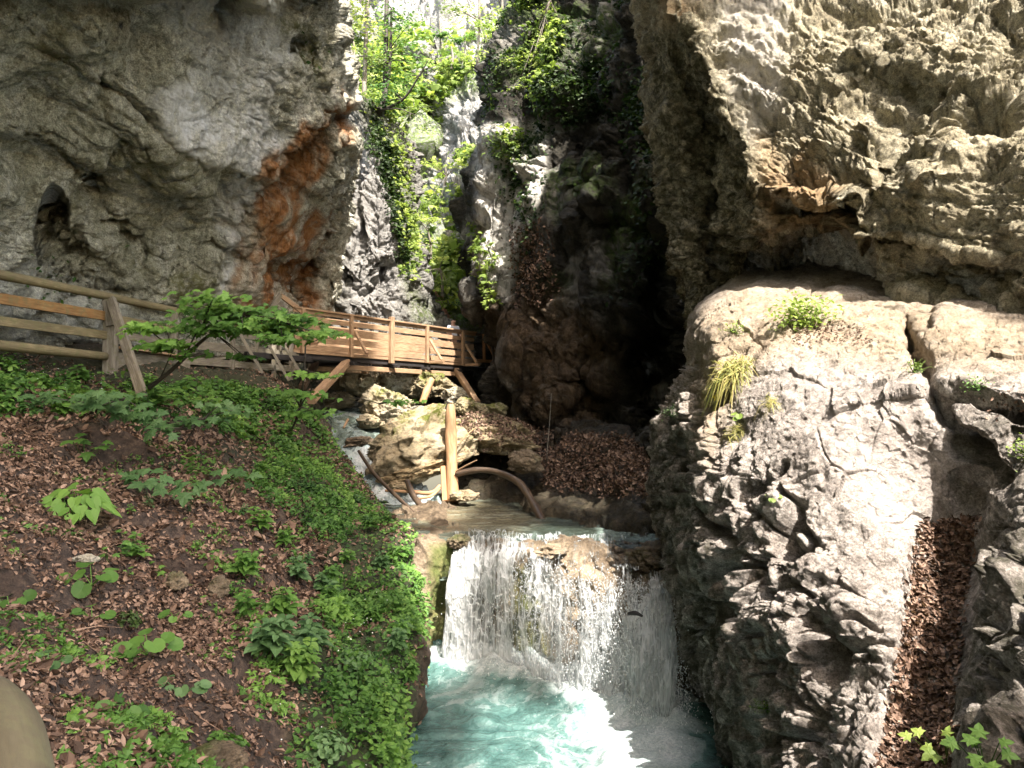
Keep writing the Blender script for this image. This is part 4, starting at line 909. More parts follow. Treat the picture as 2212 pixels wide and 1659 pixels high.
single(Bars().tube([V(880, 1040, 15.5), V(893, 1070, 15.0), V(918, 1106, 14.3)], [.055, .06, .05], 10, .12, 13), 'branch', 'wood_dark', 'dark thick branch leaning from tan slab down to the pool', 'branch')
single(Bars().tube([V(900, 1109, 14.1), V(918, 1106, 14.15), V(938, 1097, 14.3)], [.05, .07, .05], 10, .2, 14), 'wood_chunk', 'wood_dark', 'stubby dark knot of wood lying at the pool edge', 'wood')
single(Bars().tube([V(775, 975, 16.6), V(810, 1025, 15.6), V(860, 1075, 14.6), V(905, 1117, 13.9)], [.035, .04, .035, .03], 8, .15, 15), 'pole', 'wood_dark', 'thin dark pole lying along the rim of the left bank', 'pole')
single(Bars().tube([V(832, 1060, 15.4), V(880, 1062, 15.4), V(930, 1065, 15.5), V(950, 1050, 15.7)], [.025, .035, .045, .04], 8, .15, 16), 'branch', 'wood_log', 'reddish horizontal branch lying across the white water', 'branch')
single(Bars().tube([V(895, 1078, 15.2), V(930, 1072, 15.3), V(950, 1055, 15.5)], [.02, .03, .03], 8, .15, 17), 'branch', 'wood_log', 'short curved branch just below the reddish horizontal branch', 'branch')
single(Bars().tube([V(985, 1018, 15.7), V(1012, 1003, 15.5), V(1030, 994, 15.4)], [.018, .016, .01], 6, .1, 18), 'stick', 'wood_new', 'pale straight stick poking up right of the standing log', 'stick')
single(Bars().tube([V(990, 960, 16), V(1010, 938, 16.2), V(1025, 925, 16.4)], [.014, .012, .008], 6, .1, 19), 'stick', 'wood_log', 'thin brown twig leaning on the leafy rock beside the log', 'stick')
single(Bars().tube([V(912, 872, 23), V(922, 845, 23.2), V(932, 820, 23.6)], [.10, .12, .10], 10, .2, 20), 'stump', 'wood_log', 'short tan broken trunk standing under the footbridge', 'stump')
single(Bars().tube([V(742, 925, 20.5), V(752, 905, 20.7)], [.035, .03], 6, .1, 24), 'stick', 'wood_new', 'pale stick lying in the upper stream rapids', 'stick')
single(Bars().tube([V(1191, 850, 19.0), V(1188, 900, 18.2), V(1181, 990, 16.6)], [.008, .008, .008], 5, .0, 21), 'rope', 'wood_grey', 'thin grey rope hanging down the dark central cliff', 'rope')
single(Bars().tube([V(1075, 835, 26), V(1066, 770, 26.6), V(1060, 715, 27.3)], [.05, .05, .05], 8, .0, 22), 'downpipe', 'wood_black', 'dark pipe rising beside the far end of the bridge', 'pipe')
gw = empty('gallery_walkway', V(1060, 795, 27.6), 'shaded timber gallery continuing from the bridge behind the cliff', 'walkway')
Bars().bar(V(1025, 779, 28.6), V(1100, 783, 29.4), .10, .12).build('beam', M['wood_orange'], gw)
Bars().bar(V(1045, 722, 28.8), V(1046, 782, 28.8), .10, .10).build('post', M['wood_orange'], gw)
Bars().bar(V(1046, 728, 28.6), V(1072, 778, 28.9), .08, .08).build('brace', M['wood_orange'], gw)
Bars().bar(V(1018, 722, 28.9), V(1062, 724, 29.2), .08, .08).build('handrail', M['wood_dark'], gw)
single(Bars().tube([V(1357, 1326, 8.9), V(1372, 1324, 8.85), V(1388, 1331, 8.8)], [.018, .028, .012], 8, .2, 25), 'drift_stick', 'wood_black', 'small black stick caught in the right side of the waterfall', 'stick')
single(Bars().tube([at_z(863, 1585, -3.42), at_z(875, 1600, -3.42), at_z(884, 1612, -3.42)], [.008, .012, .006], 6, .2, 26), 'drift_stick', 'wood_black', 'thin dark stick floating at the left of the pool', 'stick')
# ---- person on the far end of the bridge (skin-modifier body, clothes as children)
pr = empty('person', bp(DL-.1, 1.58, .75), 'person in pale blue shirt standing at the right end of the bridge', 'person')
def skin(name, pts, edges, rad, m, parent, sub=2):
    me = bpy.data.meshes.new(name); me.from_pydata(pts, edges, []); o = bpy.data.objects.new(name, me); S.collection.objects.link(o)
    o.parent = parent; md = o.modifiers.new('skin', 'SKIN'); sv = me.skin_vertices[0] if me.skin_vertices else None
    if sv is None:
        bpy.context.view_layer.update(); sv = me.skin_vertices[0]
    for k, r in enumerate(rad): sv.data[k].radius = (r, r) if not isinstance(r, tuple) else r
    sv.data[0].use_root = True
    s2 = o.modifiers.new('sub', 'SUBSURF'); s2.levels = s2.render_levels = sub; me.materials.append(m); return o
M['skin'] = plain('skin', (.45, .28, .2), .6); M['shirt'] = plain('pale_shirt', (.62, .68, .78), .8); M['trousers'] = plain('dark_trousers', (.04, .045, .06), .8); M['hair'] = plain('dark_hair', (.04, .03, .02), .7)
try:
    pts = [(0,0,.92),(0,.01,1.15),(0,0,1.36),(0,0,1.46),(0,-.01,1.56),(0,-.02,1.64),(.17,0,1.38),(.24,-.05,1.14),(.20,-.24,1.02),(.19,-.32,1.0),(-.17,0,1.38),(-.25,-.02,1.12),(-.24,-.10,.88),(-.24,-.13,.80),
           (.09,0,.86),(.10,.02,.48),(.10,.03,.08),(.10,-.10,.04),(-.09,0,.86),(-.10,.0,.48),(-.11,.04,.08),(-.11,-.10,.04)]
    ed = [(0,1),(1,2),(2,3),(3,4),(4,5),(2,6),(6,7),(7,8),(8,9),(2,10),(10,11),(11,12),(12,13),(0,14),(14,15),(15,16),(16,17),(0,18),(18,19),(19,20),(20,21)]
    rd = [.14,.12,.15,.055,.095,.085,.06,.042,.032,.03,.06,.042,.032,.03,.085,.06,.045,.03,.085,.06,.045,.03]
    skin('body', pts, ed, rd, M['skin'], pr)
    skin('shirt', [(0,0,.90),(0,.01,1.15),(0,0,1.38),(.18,0,1.385),(.245,-.05,1.16),(-.18,0,1.385),(-.255,-.02,1.14)], [(0,1),(1,2),(2,3),(3,4),(2,5),(5,6)], [.155,.14,.165,.078,.062,.078,.062], M['shirt'], pr)
    skin('trousers', [(0,0,.93),(.09,0,.84),(.10,.02,.48),(.10,.03,.10),(-.09,0,.84),(-.10,0,.48),(-.11,.04,.10)], [(0,1),(1,2),(2,3),(0,4),(4,5),(5,6)], [.15,.10,.075,.065,.10,.075,.065], M['trousers'], pr)
    skin('hair', [(0,.02,1.60),(0,.01,1.675)], [(0,1)], [.098,.088], M['hair'], pr, 2)
except Exception as e: print('person', e)
pr.rotation_euler = (0, 0, .6)

# ------------------------------------------------------------------ boulders
import bmesh
def boulder(name, vx, vy, D, rx, ry, rz, m, label, seed, rot=(0, 0, 0), moss_and_shade=.3, pale=.3, stain=0., facet=.22, group=None, sub=6):
    bm = bmesh.new(); bmesh.ops.create_icosphere(bm, subdivisions=sub, radius=1); v = np.array([x.co[:] for x in bm.verts]); f = np.array([[w.index for w in x.verts] for x in bm.faces]); bm.free()
    q = v*1.0
    d = .22*fbm(q*1.1+seed, 3, seed)+facet*cells(q*1.6+seed*.7, seed+1)[0]
    vv_, a_, b_, c_ = cells(q*3.7+seed*.3, seed+2); d = d+facet*.4*(vv_+.4*(sm(0, .08, b_-a_)-1))+.05*fbm(q*6, 4, seed+3)
    v = v*(1+d)[:, None]; v[:, 2] = np.where(v[:, 2] < -.55, -.55+(v[:, 2]+.55)*.4, v[:, 2])
    k = D/FV; v = v*np.array([rx*k, rz, ry*k]); Rm = np.array(Matrix.Rotation(rot[2], 3, 'Z') @ Matrix.Rotation(rot[1], 3, 'Y') @ Matrix.Rotation(rot[0], 3, 'X'))
    v = v@Rm.T+V(vx, vy, D)
    up = sm(-.2, .9, (v[:, 2]-V(vx, vy, D)[2])/(ry*k))*sm(-.1, .5, fbm(v*1.5, 3, seed+9))
    o = npmesh(name, v, f, M[m], {'moss_and_shade': moss_and_shade*up*1.6, 'pale': np.full(len(v), pale), 'stain': np.full(len(v), stain)})
    if label: tag(o, label, 'boulder', group)
    o['__'] = 0; del o['__']
    return o
BL = [(905,968,17.2,112,72,1.0,'stone','large sunlit yellow mossy boulder left of the standing log',1,(.1,-.35,.2),.8,.3,.2),
 (905,1018,16.3,75,20,.6,'stone','tan undercut slab at the foot of the yellow boulder',2,(0,-.28,0),.1,.1,.5),
 (838,882,21.5,62,46,.9,'stone','mossy yellow boulder in the stream under the bridge',3,(0,.2,0),.7,.4,.1),
 (800,912,20.6,30,18,.5,'stone','small tan boulder at the left foot of the mossy yellow boulder',4,(0,0,0),.3,.3,.2),
 (900,900,20,40,24,.6,'stone','grey angular rock between yellow boulder and bridge shadow',5,(0,-.4,0),.1,.7,.0),
 (940,905,18.8,34,26,.5,'stone','reddish rock touching the top left of the standing log',6,(0,.2,0),.1,.2,.8),
 (1002,885,18.6,26,22,.4,'stone','small greenish rock behind top of the standing log',7,(0,0,0),1.,.1,.0),
 (1045,895,18.9,42,26,.6,'stone','grey mossy rock right of the standing log top',8,(0,.1,0),.7,.2,.0),
 (1068,948,18,95,42,1.1,'stone','broad leaf covered rock right of the standing log',9,(0,.12,0),.3,.1,.1),
 (1136,1000,15.9,38,27,.45,'tufa','rounded grey boulder in shade beside the leaf mound',10,(0,0,.3),.4,.35,.0),
 (862,1050,15.9,20,11,.25,'stone','small yellow stone in the white water under slab',11,(0,0,0),.1,.3,.4),
 (1005,1072,15.5,26,12,.25,'stone','low tan stone at the waterline right of the log',12,(0,0,0),.0,.3,.3),
 (775,958,19.2,34,13,.5,'tufa','wet dark slab breaking the upper rapids',13,(0,-.1,0),.0,.2,.0),
 (790,815,26,45,50,1.2,'stone','tall tan rock below the left half of the bridge',14,(0,.2,0),.3,.5,.2),
 (868,825,26,36,32,.9,'stone','rounded pale rock below the middle of the bridge',15,(0,0,0),.2,.8,.0),
 (930,838,26,50,34,1.0,'stone','overgrown green rock behind the tan broken trunk',16,(0,0,0),1.,.1,.0),
 (985,860,23.5,30,20,.6,'stone','pale rock fragment at the foot of the right braces',17,(0,.3,0),.2,.7,.0),
 (720,868,25,44,20,.7,'tufa','dark rock behind the left bridge brace',18,(0,0,0),.2,.2,.2),
 (740,790,26.5,50,60,1.2,'tufa','shaded brown rock under the left bridge end',19,(0,0,0),.2,.2,.2)]
BL += [(992,1172,10.95,24,17,.22,'tufa','wet mossy rock at the left end of the waterfall lip',21,(0,.1,0),.5,.1,.0),
 (1190,1192,10.45,40,15,.2,'tufa','tan rock breaking the middle of the waterfall lip',22,(0,-.15,.2),.1,.7,.0),
 (1400,1215,9.95,50,26,.25,'tufa','dark wet rock at the right end of the waterfall lip',23,(0,.3,0),.2,.0,.0)]
for b_ in BL: boulder('boulder', *b_[:7], b_[7], b_[8], rot=b_[9], moss_and_shade=b_[10], pale=b_[11], stain=b_[12])
for k, (a, b, c, lb_) in enumerate(((185, 1207, 5.7, 'white flat stone above the round leaved plant on the bank'), (470, 1275, 7.2, 'mossy pointed grey stone in the middle of leaf litter'), (385, 1258, 6.9, 'grey half buried stone left of the pointed stone'), (250, 1560, 4.6, 'dark mossy stone low on the bank'), (455, 1650, 4.4, 'dark stone at the lower edge of bank'))):
    boulder('stone', a, b, c, (28, 22, 22, 45, 60)[k], (9, 24, 18, 40, 30)[k], (.05, .12, .08, .15, .2)[k], 'stone' if k == 0 else 'tufa', lb_, 40+k, moss_and_shade=(0, .6, .3, .9, .6)[k], pale=(1., .3, .5, .1, .1)[k], sub=5)
# ------------------------------------------------------------------ vegetation
def fan(pts, c): return np.array([c]+pts, float), np.array([(0, i+1, (i+1) % len(pts)+1) for i in range(len(pts))])
TPL = {
 'ovate': fan([(0,0,0),(.24,.18,.05),(.33,.42,.05),(.20,.75,0),(0,1,-.12),(-.20,.75,0),(-.33,.42,.05),(-.24,.18,.05)], (0,.45,-.04)),
 'heart': fan([(0,.08,0),(.22,-.04,.03),(.43,.2,.06),(.38,.5,.02),(.15,.82,-.05),(0,1,-.14),(-.15,.82,-.05),(-.38,.5,.02),(-.43,.2,.06),(-.22,-.04,.03)], (0,.4,-.05)),
 'round': fan([(0,.12,-.02),(.2,-.05,.05),(.46,.12,.09),(.55,.45,.05),(.42,.78,0),(.15,.95,-.05),(-.15,.95,-.05),(-.42,.78,0),(-.55,.45,.05),(-.46,.12,.09),(-.2,-.05,.05)], (0,.42,-.06)),
 'maple': fan([(0,0,0),(.17,.05,0),(.45,.0,-.06),(.33,.25,.02),(.58,.48,-.06),(.25,.5,.02),(.22,.72,0),(0,1.02,-.1),(-.22,.72,0),(-.25,.5,.02),(-.58,.48,-.06),(-.33,.25,.02),(-.45,0,-.06),(-.17,.05,0)], (0,.38,.03)),
 'tiny': (np.array([(0,0,0),(.3,.45,.06),(0,1,-.05),(-.3,.45,.06)], float), np.array([(0,1,2),(0,2,3)])),
 'clump': (np.array([(0,0,0),(.5,.2,.1),(.35,.62,0),(.1,.45,.2),(0,1.05,-.1),(-.2,.5,.1),(-.5,.7,.05),(-.3,.15,-.1)], float), np.array([(0,1,3),(1,2,3),(3,4,5),(0,3,5),(5,6,7),(0,5,7)])),
 'curl': (np.array([(0,0,0),(.28,.3,.16),(.22,.7,.2),(0,1,.1),(-.24,.65,.16),(-.3,.3,.05),(0,.5,-.03)], float), np.array([(6,0,1),(6,1,2),(6,2,3),(6,3,4),(6,4,5),(6,5,0)])),
 'blade': (np.array([(-.02,0,0),(.02,0,0),(.016,.5,.14),(-.016,.5,.14),(0,1,-.05)], float), np.array([(0,1,2),(0,2,3),(3,2,4)])),
 'frond': (np.array([(0,0,0),(.02,0,0),(.02,.9,-.2)]+sum([[(s*.0,.12+.14*k,.05),(s*(.34-.05*k),.26+.14*k,-.02),(s*.0,.22+.14*k,.04)] for k in range(6) for s in (-1,1)], [])+[(0,1,-.25)], float),
           np.array([(0,1,2)]+[(3+3*j,4+3*j,5+3*j) for j in range(12)])),
}
class Leaves:
    def __init__(s): s.v = []; s.f = []; s.t = []; s.n = 0
    def add(s, tpl, pos, N, size, direction=None, spread=.5, tint=None, droop=0, wide=None):
        tv, tf = TPL[tpl]; pos = np.atleast_2d(pos); n = len(pos); N = np.broadcast_to(np.atleast_2d(N), (n, 3)).copy()
        N = N+rng.normal(0, spread, (n, 3)); N /= np.linalg.norm(N, axis=1, keepdims=True)
        a = rng.normal(0, 1, (n, 3)) if direction is None else np.broadcast_to(np.atleast_2d(direction), (n, 3))+rng.normal(0, .12, (n, 3))
        Y = a-N*(a*N).sum(1, keepdims=True); Y /= np.linalg.norm(Y, axis=1, keepdims=True)+1e-9; X = np.cross(Y, N)
        size = np.broadcast_to(size, (n,))[:, None, None]
        wd = 1.0 if wide is None else wide
        q = (tv[None, :, 0:1]*wd*X[:, None]+tv[None, :, 1:2]*Y[:, None]+tv[None, :, 2:3]*N[:, None])*size+pos[:, None]
        if droop: q[..., 2] -= droop*(tv[None, :, 1]**2)*size[..., 0]
        s.v.append(q.reshape(-1, 3)); s.f.append((tf[None]+(s.n+np.arange(n)*len(tv))[:, None, None]).reshape(-1, 3))
        tt = rng.random(n) if tint is None else np.clip(np.broadcast_to(tint, (n,))+rng.normal(0, .1, n), 0, 1)
        s.t.append(np.repeat(tt, len(tv))); s.n += n*len(tv); return s
    def stem(s, a, b, r=.003, tint=.3):
        a = np.array(a, float); b = np.array(b, float); d = b-a; u = np.cross(d, [.3, .9, .1]); u /= np.linalg.norm(u)+1e-9; w_ = np.cross(d, u); w_ /= np.linalg.norm(w_)+1e-9
        vv = np.array([a+u*r, a-u*r*.5+w_*r*.87, a-u*r*.5-w_*r*.87, b+u*r*.6, b-u*r*.3+w_*r*.5, b-u*r*.3-w_*r*.5])
        s.v.append(vv); s.f.append(np.array([(0,1,4),(0,4,3),(1,2,5),(1,5,4),(2,0,3),(2,3,5)])+s.n); s.t.append(np.full(6, tint)); s.n += 6
    def build(s, name, m, parent=None):
        v = np.concatenate(s.v)
        if parent is not None: v = v-np.array(parent.location)
        return npmesh(name, v, np.concatenate(s.f), M[m], {'tint': np.concatenate(s.t)}, False, parent)
class Surf:
    def __init__(s, pt):
        s.pt = pt; g = pt.g; a = np.linalg.norm(np.cross(np.gradient(g, axis=0), np.gradient(g, axis=1)), axis=2)
        s.P = g.reshape(-1, 3); s.N = pt.n.reshape(-1, 3); s.x = pt.x.ravel(); s.y = pt.y.ravel(); s.a = a.ravel()
        s.face = (s.N*s.P).sum(1) < .05
    def sample(s, n, w_, frame=True):
        w_ = w_*s.a
        if frame: w_ = w_*((s.x > -60) & (s.x < 2270) & (s.y > -80) & (s.y < 1730))
        w_ = w_/w_.sum(); k = rng.choice(len(w_), n, p=w_); J = rng.normal(0, .5, (n, 1))*np.sqrt(s.a[k])[:, None]*rng.normal(0, 1, (n, 3))
        return s.P[k]+J, s.N[k], s.x[k], s.y[k]
    def at(s, vx, vy):
        d = (s.x-vx)**2+(s.y-vy)**2+1e6*(~s.face); near = np.where(d < 30)[0]
        k = near[np.argmin(s.P[near, 1])] if len(near) else int(np.argmin(d)); return s.P[k], s.N[k]
sT, sB, sC, sK, sF, sG, sQ, sL, sE, sW = [Surf(p_) for p_ in (T, B, C, K, F, G, Q, L, E, W)]
UP = np.array([0, 0, 1.])
# leaf litter
nz = fbm(sT.P*.8, 3, 301); edge = pmask(sT.x, sT.y, [(480,960),(700,1000),(780,1080),(900,1180),(900,2000),(640,2000),(700,1500),(740,1300),(720,1180),(640,1080)], 40)
flat = sm(.6, .8, sT.N[:, 2])
lw = (1.0+.7*nz)*(1-.8*edge)*flat*sm(760, 900, sT.y+30*nz)
dist = np.clip(sT.P[:, 1], 2.5, 20)
LT = Leaves()
p_, n_, x_, y_ = sT.sample(62000, np.clip(lw, .02, 3)/dist**1.2)
LT.add('curl', p_+n_*.012, n_, rng.lognormal(-3.22, .38, len(p_))*np.clip(p_[:, 1]/7, .75, 1.4), spread=.42)
tag(LT.build('leaf_litter', 'litter'), 'carpet of dry brown beech leaves on the left bank', 'leaf litter', kind='stuff')
LG = Leaves()
gm = pmask(sB.x, sB.y, [(1990,1130),(2110,1120),(2080,1300),(2060,1480),(2040,1740),(1880,1740),(1930,1480),(1960,1330),(1975,1200)], 14)
p_, n_, x_, y_ = sB.sample(5200, gm); LG.add('curl', p_+n_*.01, n_+np.array([0, 0, .4]), rng.uniform(.03, .06, len(p_)), spread=.45)
p_, n_, x_, y_ = sB.sample(350, pmask(sB.x, sB.y, [(1720,700),(1850,700),(1900,740),(1720,740)], 16)+.5*pmask(sB.x, sB.y, [(2120,860),(2260,850),(2260,900),(2140,910)], 14)); LG.add('curl', p_+n_*.008, n_, .035, spread=.4)
tag(LG.build('leaf_litter', 'litter'), 'reddish dead leaves filling the gully of the pale outcrop', 'leaf litter', kind='stuff')
LQ = Leaves()
p_, n_, x_, y_ = sQ.sample(11000, np.maximum(pmask(sQ.x, sQ.y, [(1170,990),(1240,945),(1330,945),(1440,985),(1460,1070),(1280,1062),(1180,1050)], 16), .5*pmask(sQ.x, sQ.y, [(1050,900),(1200,940),(1160,990),(1040,980)], 20)))
LQ.add('curl', p_+n_*.015, n_, rng.uniform(.06, .1, len(p_)), spread=.4)
b9 = [o for o in bpy.data.objects if o.get('label', '').startswith('broad leaf covered')][0]; co_ = np.array([v.co[:] for v in b9.data.vertices]); nn_ = np.array([v.normal[:] for v in b9.data.vertices])
k = np.where((nn_[:, 2] > .25))[0]; k = rng.choice(k, 4200); LQ.add('curl', co_[k]+nn_[k]*.02+rng.normal(0, .02, (len(k), 3)), nn_[k], rng.uniform(.05, .09, len(k)), spread=.4)
tag(LQ.build('leaf_litter', 'litter'), 'mound of red brown leaves under the dark central cliff', 'leaf litter', kind='stuff')
LC = Leaves(); p_, n_, x_, y_ = sC.sample(1800, pmask(sC.x, sC.y, [(1110,500),(1170,480),(1210,640),(1120,660)], 20)); LC.add('curl', p_+n_*.03, n_, .11, spread=.4)
tag(LC.build('leaf_litter', 'litter'), 'brown leaves caught on a ledge of the central cliff', 'leaf litter', kind='stuff')

TWG = Leaves()
p_, n_, x_, y_ = sT.sample(150, (1-.8*edge)*flat*sm(860, 960, sT.y)/dist)
for a_, b_ in zip(p_, n_):
    d_ = np.cross(b_, rng.normal(0, 1, 3)); d_ /= np.linalg.norm(d_); l_ = rng.uniform(.08, .4); m_ = a_+b_*.03+d_*l_*.5+rng.normal(0, .02, 3)
    TWG.stem(a_+b_*.015, m_, rng.uniform(.002, .005), rng.random()); TWG.stem(m_, a_+b_*.02+d_*l_+rng.normal(0, .03, 3), .0025, .6)
tag(TWG.build('fallen_twigs', 'litter'), 'thin dry twigs strewn over the dead leaves', 'twigs', kind='stuff')
# ground cover
def cover(name, mat, surf, n, w_, tpl, size, hmax, label, cat, spread=.5, seed=0, up=.8, ar=1.0, scale=True):
    Lv = Leaves(); p_, n_, x_, y_ = surf.sample(n, w_)
    hh = np.clip(.5+.8*fbm(p_*1.6, 3, 400+seed), .05, 1.3)*rng.random(n)**.6*hmax
    nn2 = n_+UP*up; p2 = p_+nn2/np.linalg.norm(nn2, axis=1, keepdims=True)*hh[:, None]
    tn = np.clip(.35+.5*hh/hmax*.6+.35*fbm(p_*2.2, 2, 410+seed), 0, 1)
    Lv.add(tpl, p2, UP*.8+n_*.3-np.array([0, .25, 0]), rng.uniform(*size, n), spread=spread, tint=tn)
    o = Lv.build(name, mat); return tag(o, label, cat, kind='stuff')
nzT = fbm(sT.P*1.1, 3, 302)
e1_ = pmask(sT.x+25*nzT, sT.y+25*nzT, [(590,1010),(700,1030),(780,1090),(905,1180),(905,1330),(880,1500),(850,1720),(640,1740),(600,1640),(690,1540),(720,1400),(690,1300),(700,1180),(620,1110),(540,1060)], 18)
vt = sm(.9, .4, sT.N[:, 2])
cover('ground_cover', 'leaf', sT, 26000, np.clip(e1_*(.25+sm(-.3, .3, nzT)), 0, 2)*(1-.5*sm(1400, 1650, sT.y)*sm(800, 840, sT.x)), 'ovate', (.022, .075), .22, 'dense low green herbs along the rim of the left bank', 'ground cover', seed=1)
cover('ground_cover', 'leaf_maple', sT, 7000, np.clip(e1_*sm(0, .5, fbm(sT.P*.9, 3, 303)), 0, 2), 'clump', (.05, .10), .22, 'taller bluish herbs among the rim plants of the left bank', 'ground cover', seed=2)
cover('ground_cover', 'leaf', sT, 12000, pmask(sT.x+20*nzT, sT.y+12*nzT, [(-80,790),(240,825),(450,835),(600,850),(700,930),(740,1010),(640,1010),(540,960),(400,920),(200,900),(-80,930)], 14)*(.15+sm(-.2, .35, nzT)), 'ovate', (.06, .12), .22, 'green herbs growing below the fence at the top of the bank', 'ground cover', seed=3)
cover('moss_plants', 'leaf_dark', sT, 5000, (pmask(sT.x, sT.y, [(660,960),(760,1000),(860,1110),(900,1180),(780,1150),(680,1050)], 14)+.8*pmask(sT.x, sT.y, [(760,1500),(850,1450),(850,1740),(770,1740)], 14)), 'tiny', (.03, .06), .07, 'dark small leaved plants clinging to the shaded rim of the bank', 'ground cover', seed=4)
cover('seedlings', 'leaf_maple', sT, 6500, (1-e1_)*flat*sm(.05, .5, fbm(sT.P*1.0, 3, 304))*sm(900, 980, sT.y)/dist, 'clump', (.035, .075), .05, 'scattered low green seedlings between the dead leaves', 'seedlings', seed=5)
cover('white_flowers', 'flower', sT, 420, (pmask(sT.x, sT.y, [(-80,770),(600,850),(640,900),(-80,850)], 14)*.7+pmask(sT.x, sT.y, [(560,1500),(840,1300),(840,1700),(600,1700)], 20)*.5), 'tiny', (.012, .022), .36, 'tiny white flowers standing above the herbs', 'flowers', seed=6)
nC = fbm(sC.P*.5, 4, 305)
cw = sm(-.1, .5, nC)*pmask(sC.x, sC.y, [(1060,-60),(1500,-60),(1470,300),(1420,560),(1300,680),(1130,600),(1060,300)], 30)*(.2+.8*sm(560, 200, sC.y))
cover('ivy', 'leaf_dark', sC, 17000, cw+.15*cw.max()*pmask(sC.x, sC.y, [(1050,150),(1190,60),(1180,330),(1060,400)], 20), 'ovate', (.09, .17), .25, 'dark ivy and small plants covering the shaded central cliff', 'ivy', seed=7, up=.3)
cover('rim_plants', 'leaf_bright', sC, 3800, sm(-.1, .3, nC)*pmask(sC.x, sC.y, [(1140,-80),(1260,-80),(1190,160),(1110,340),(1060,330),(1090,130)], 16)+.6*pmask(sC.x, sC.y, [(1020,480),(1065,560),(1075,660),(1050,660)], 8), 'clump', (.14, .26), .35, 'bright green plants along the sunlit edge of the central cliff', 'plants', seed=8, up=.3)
cover('rim_plants', 'leaf_bright', sK, 1900, (.15+sm(-.1, .3, fbm(sK.P*.5, 3, 306)))*pmask(sK.x, sK.y, [(740,170),(800,190),(850,250),(880,340),(900,480),(905,610),(870,600),(862,480),(838,340),(800,260),(750,230)], 10), 'clump', (.13, .24), .35, 'green plants trailing down the right edge of the sunlit crag', 'plants', seed=9, up=.3)
cover('moss_plants', 'leaf_dark', sK, 4200, pmask(sK.x, sK.y, [(805,250),(850,330),(870,470),(885,600),(860,560),(840,430),(800,330)], 12), 'tiny', (.12, .22), .25, 'dark trailing plants in the shade of the sunlit crag', 'plants', seed=10, up=.3)
cover('slope_shrubs', 'leaf_bright', sG, 9000, sm(-.15, .3, fbm(sG.P*.3, 3, 307))*pmask(sG.x, sG.y, [(880,340),(1000,330),(1110,320),(1110,780),(870,780)], 20)*(1-pmask(sG.x, sG.y, [(928,590),(948,590),(990,730),(945,730)], 8))+.6*pmask(sG.x, sG.y, [(940,110),(1120,110),(1120,180),(1010,165),(950,240)], 12), 'clump', (.2, .4), .8, 'sunlit shrubs growing on the rock tower and its foot', 'shrubs', seed=11, up=.5)
cover('slope_forest', 'leaf_bright', sF, 15000, sm(-.2, .25, fbm(sF.P*.09, 3, 308))*pmask(sF.x, sF.y, [(720,90),(860,60),(940,120),(1130,60),(1130,700),(720,700)], 30), 'clump', (.35, .75), 2.2, 'far sunlit woodland scattered over the mountain side', 'woodland', seed=12, up=.6)
cover('cliff_plants', 'leaf', sL, 900, pmask(sL.x, sL.y, [(60,560),(170,620),(200,680),(60,640)], 14)+pmask(sL.x, sL.y, [(650,60),(700,120),(700,160),(650,120)], 12), 'ovate', (.07, .13), .12, 'small plants rooted in the mossy left cliff', 'plants', seed=13)

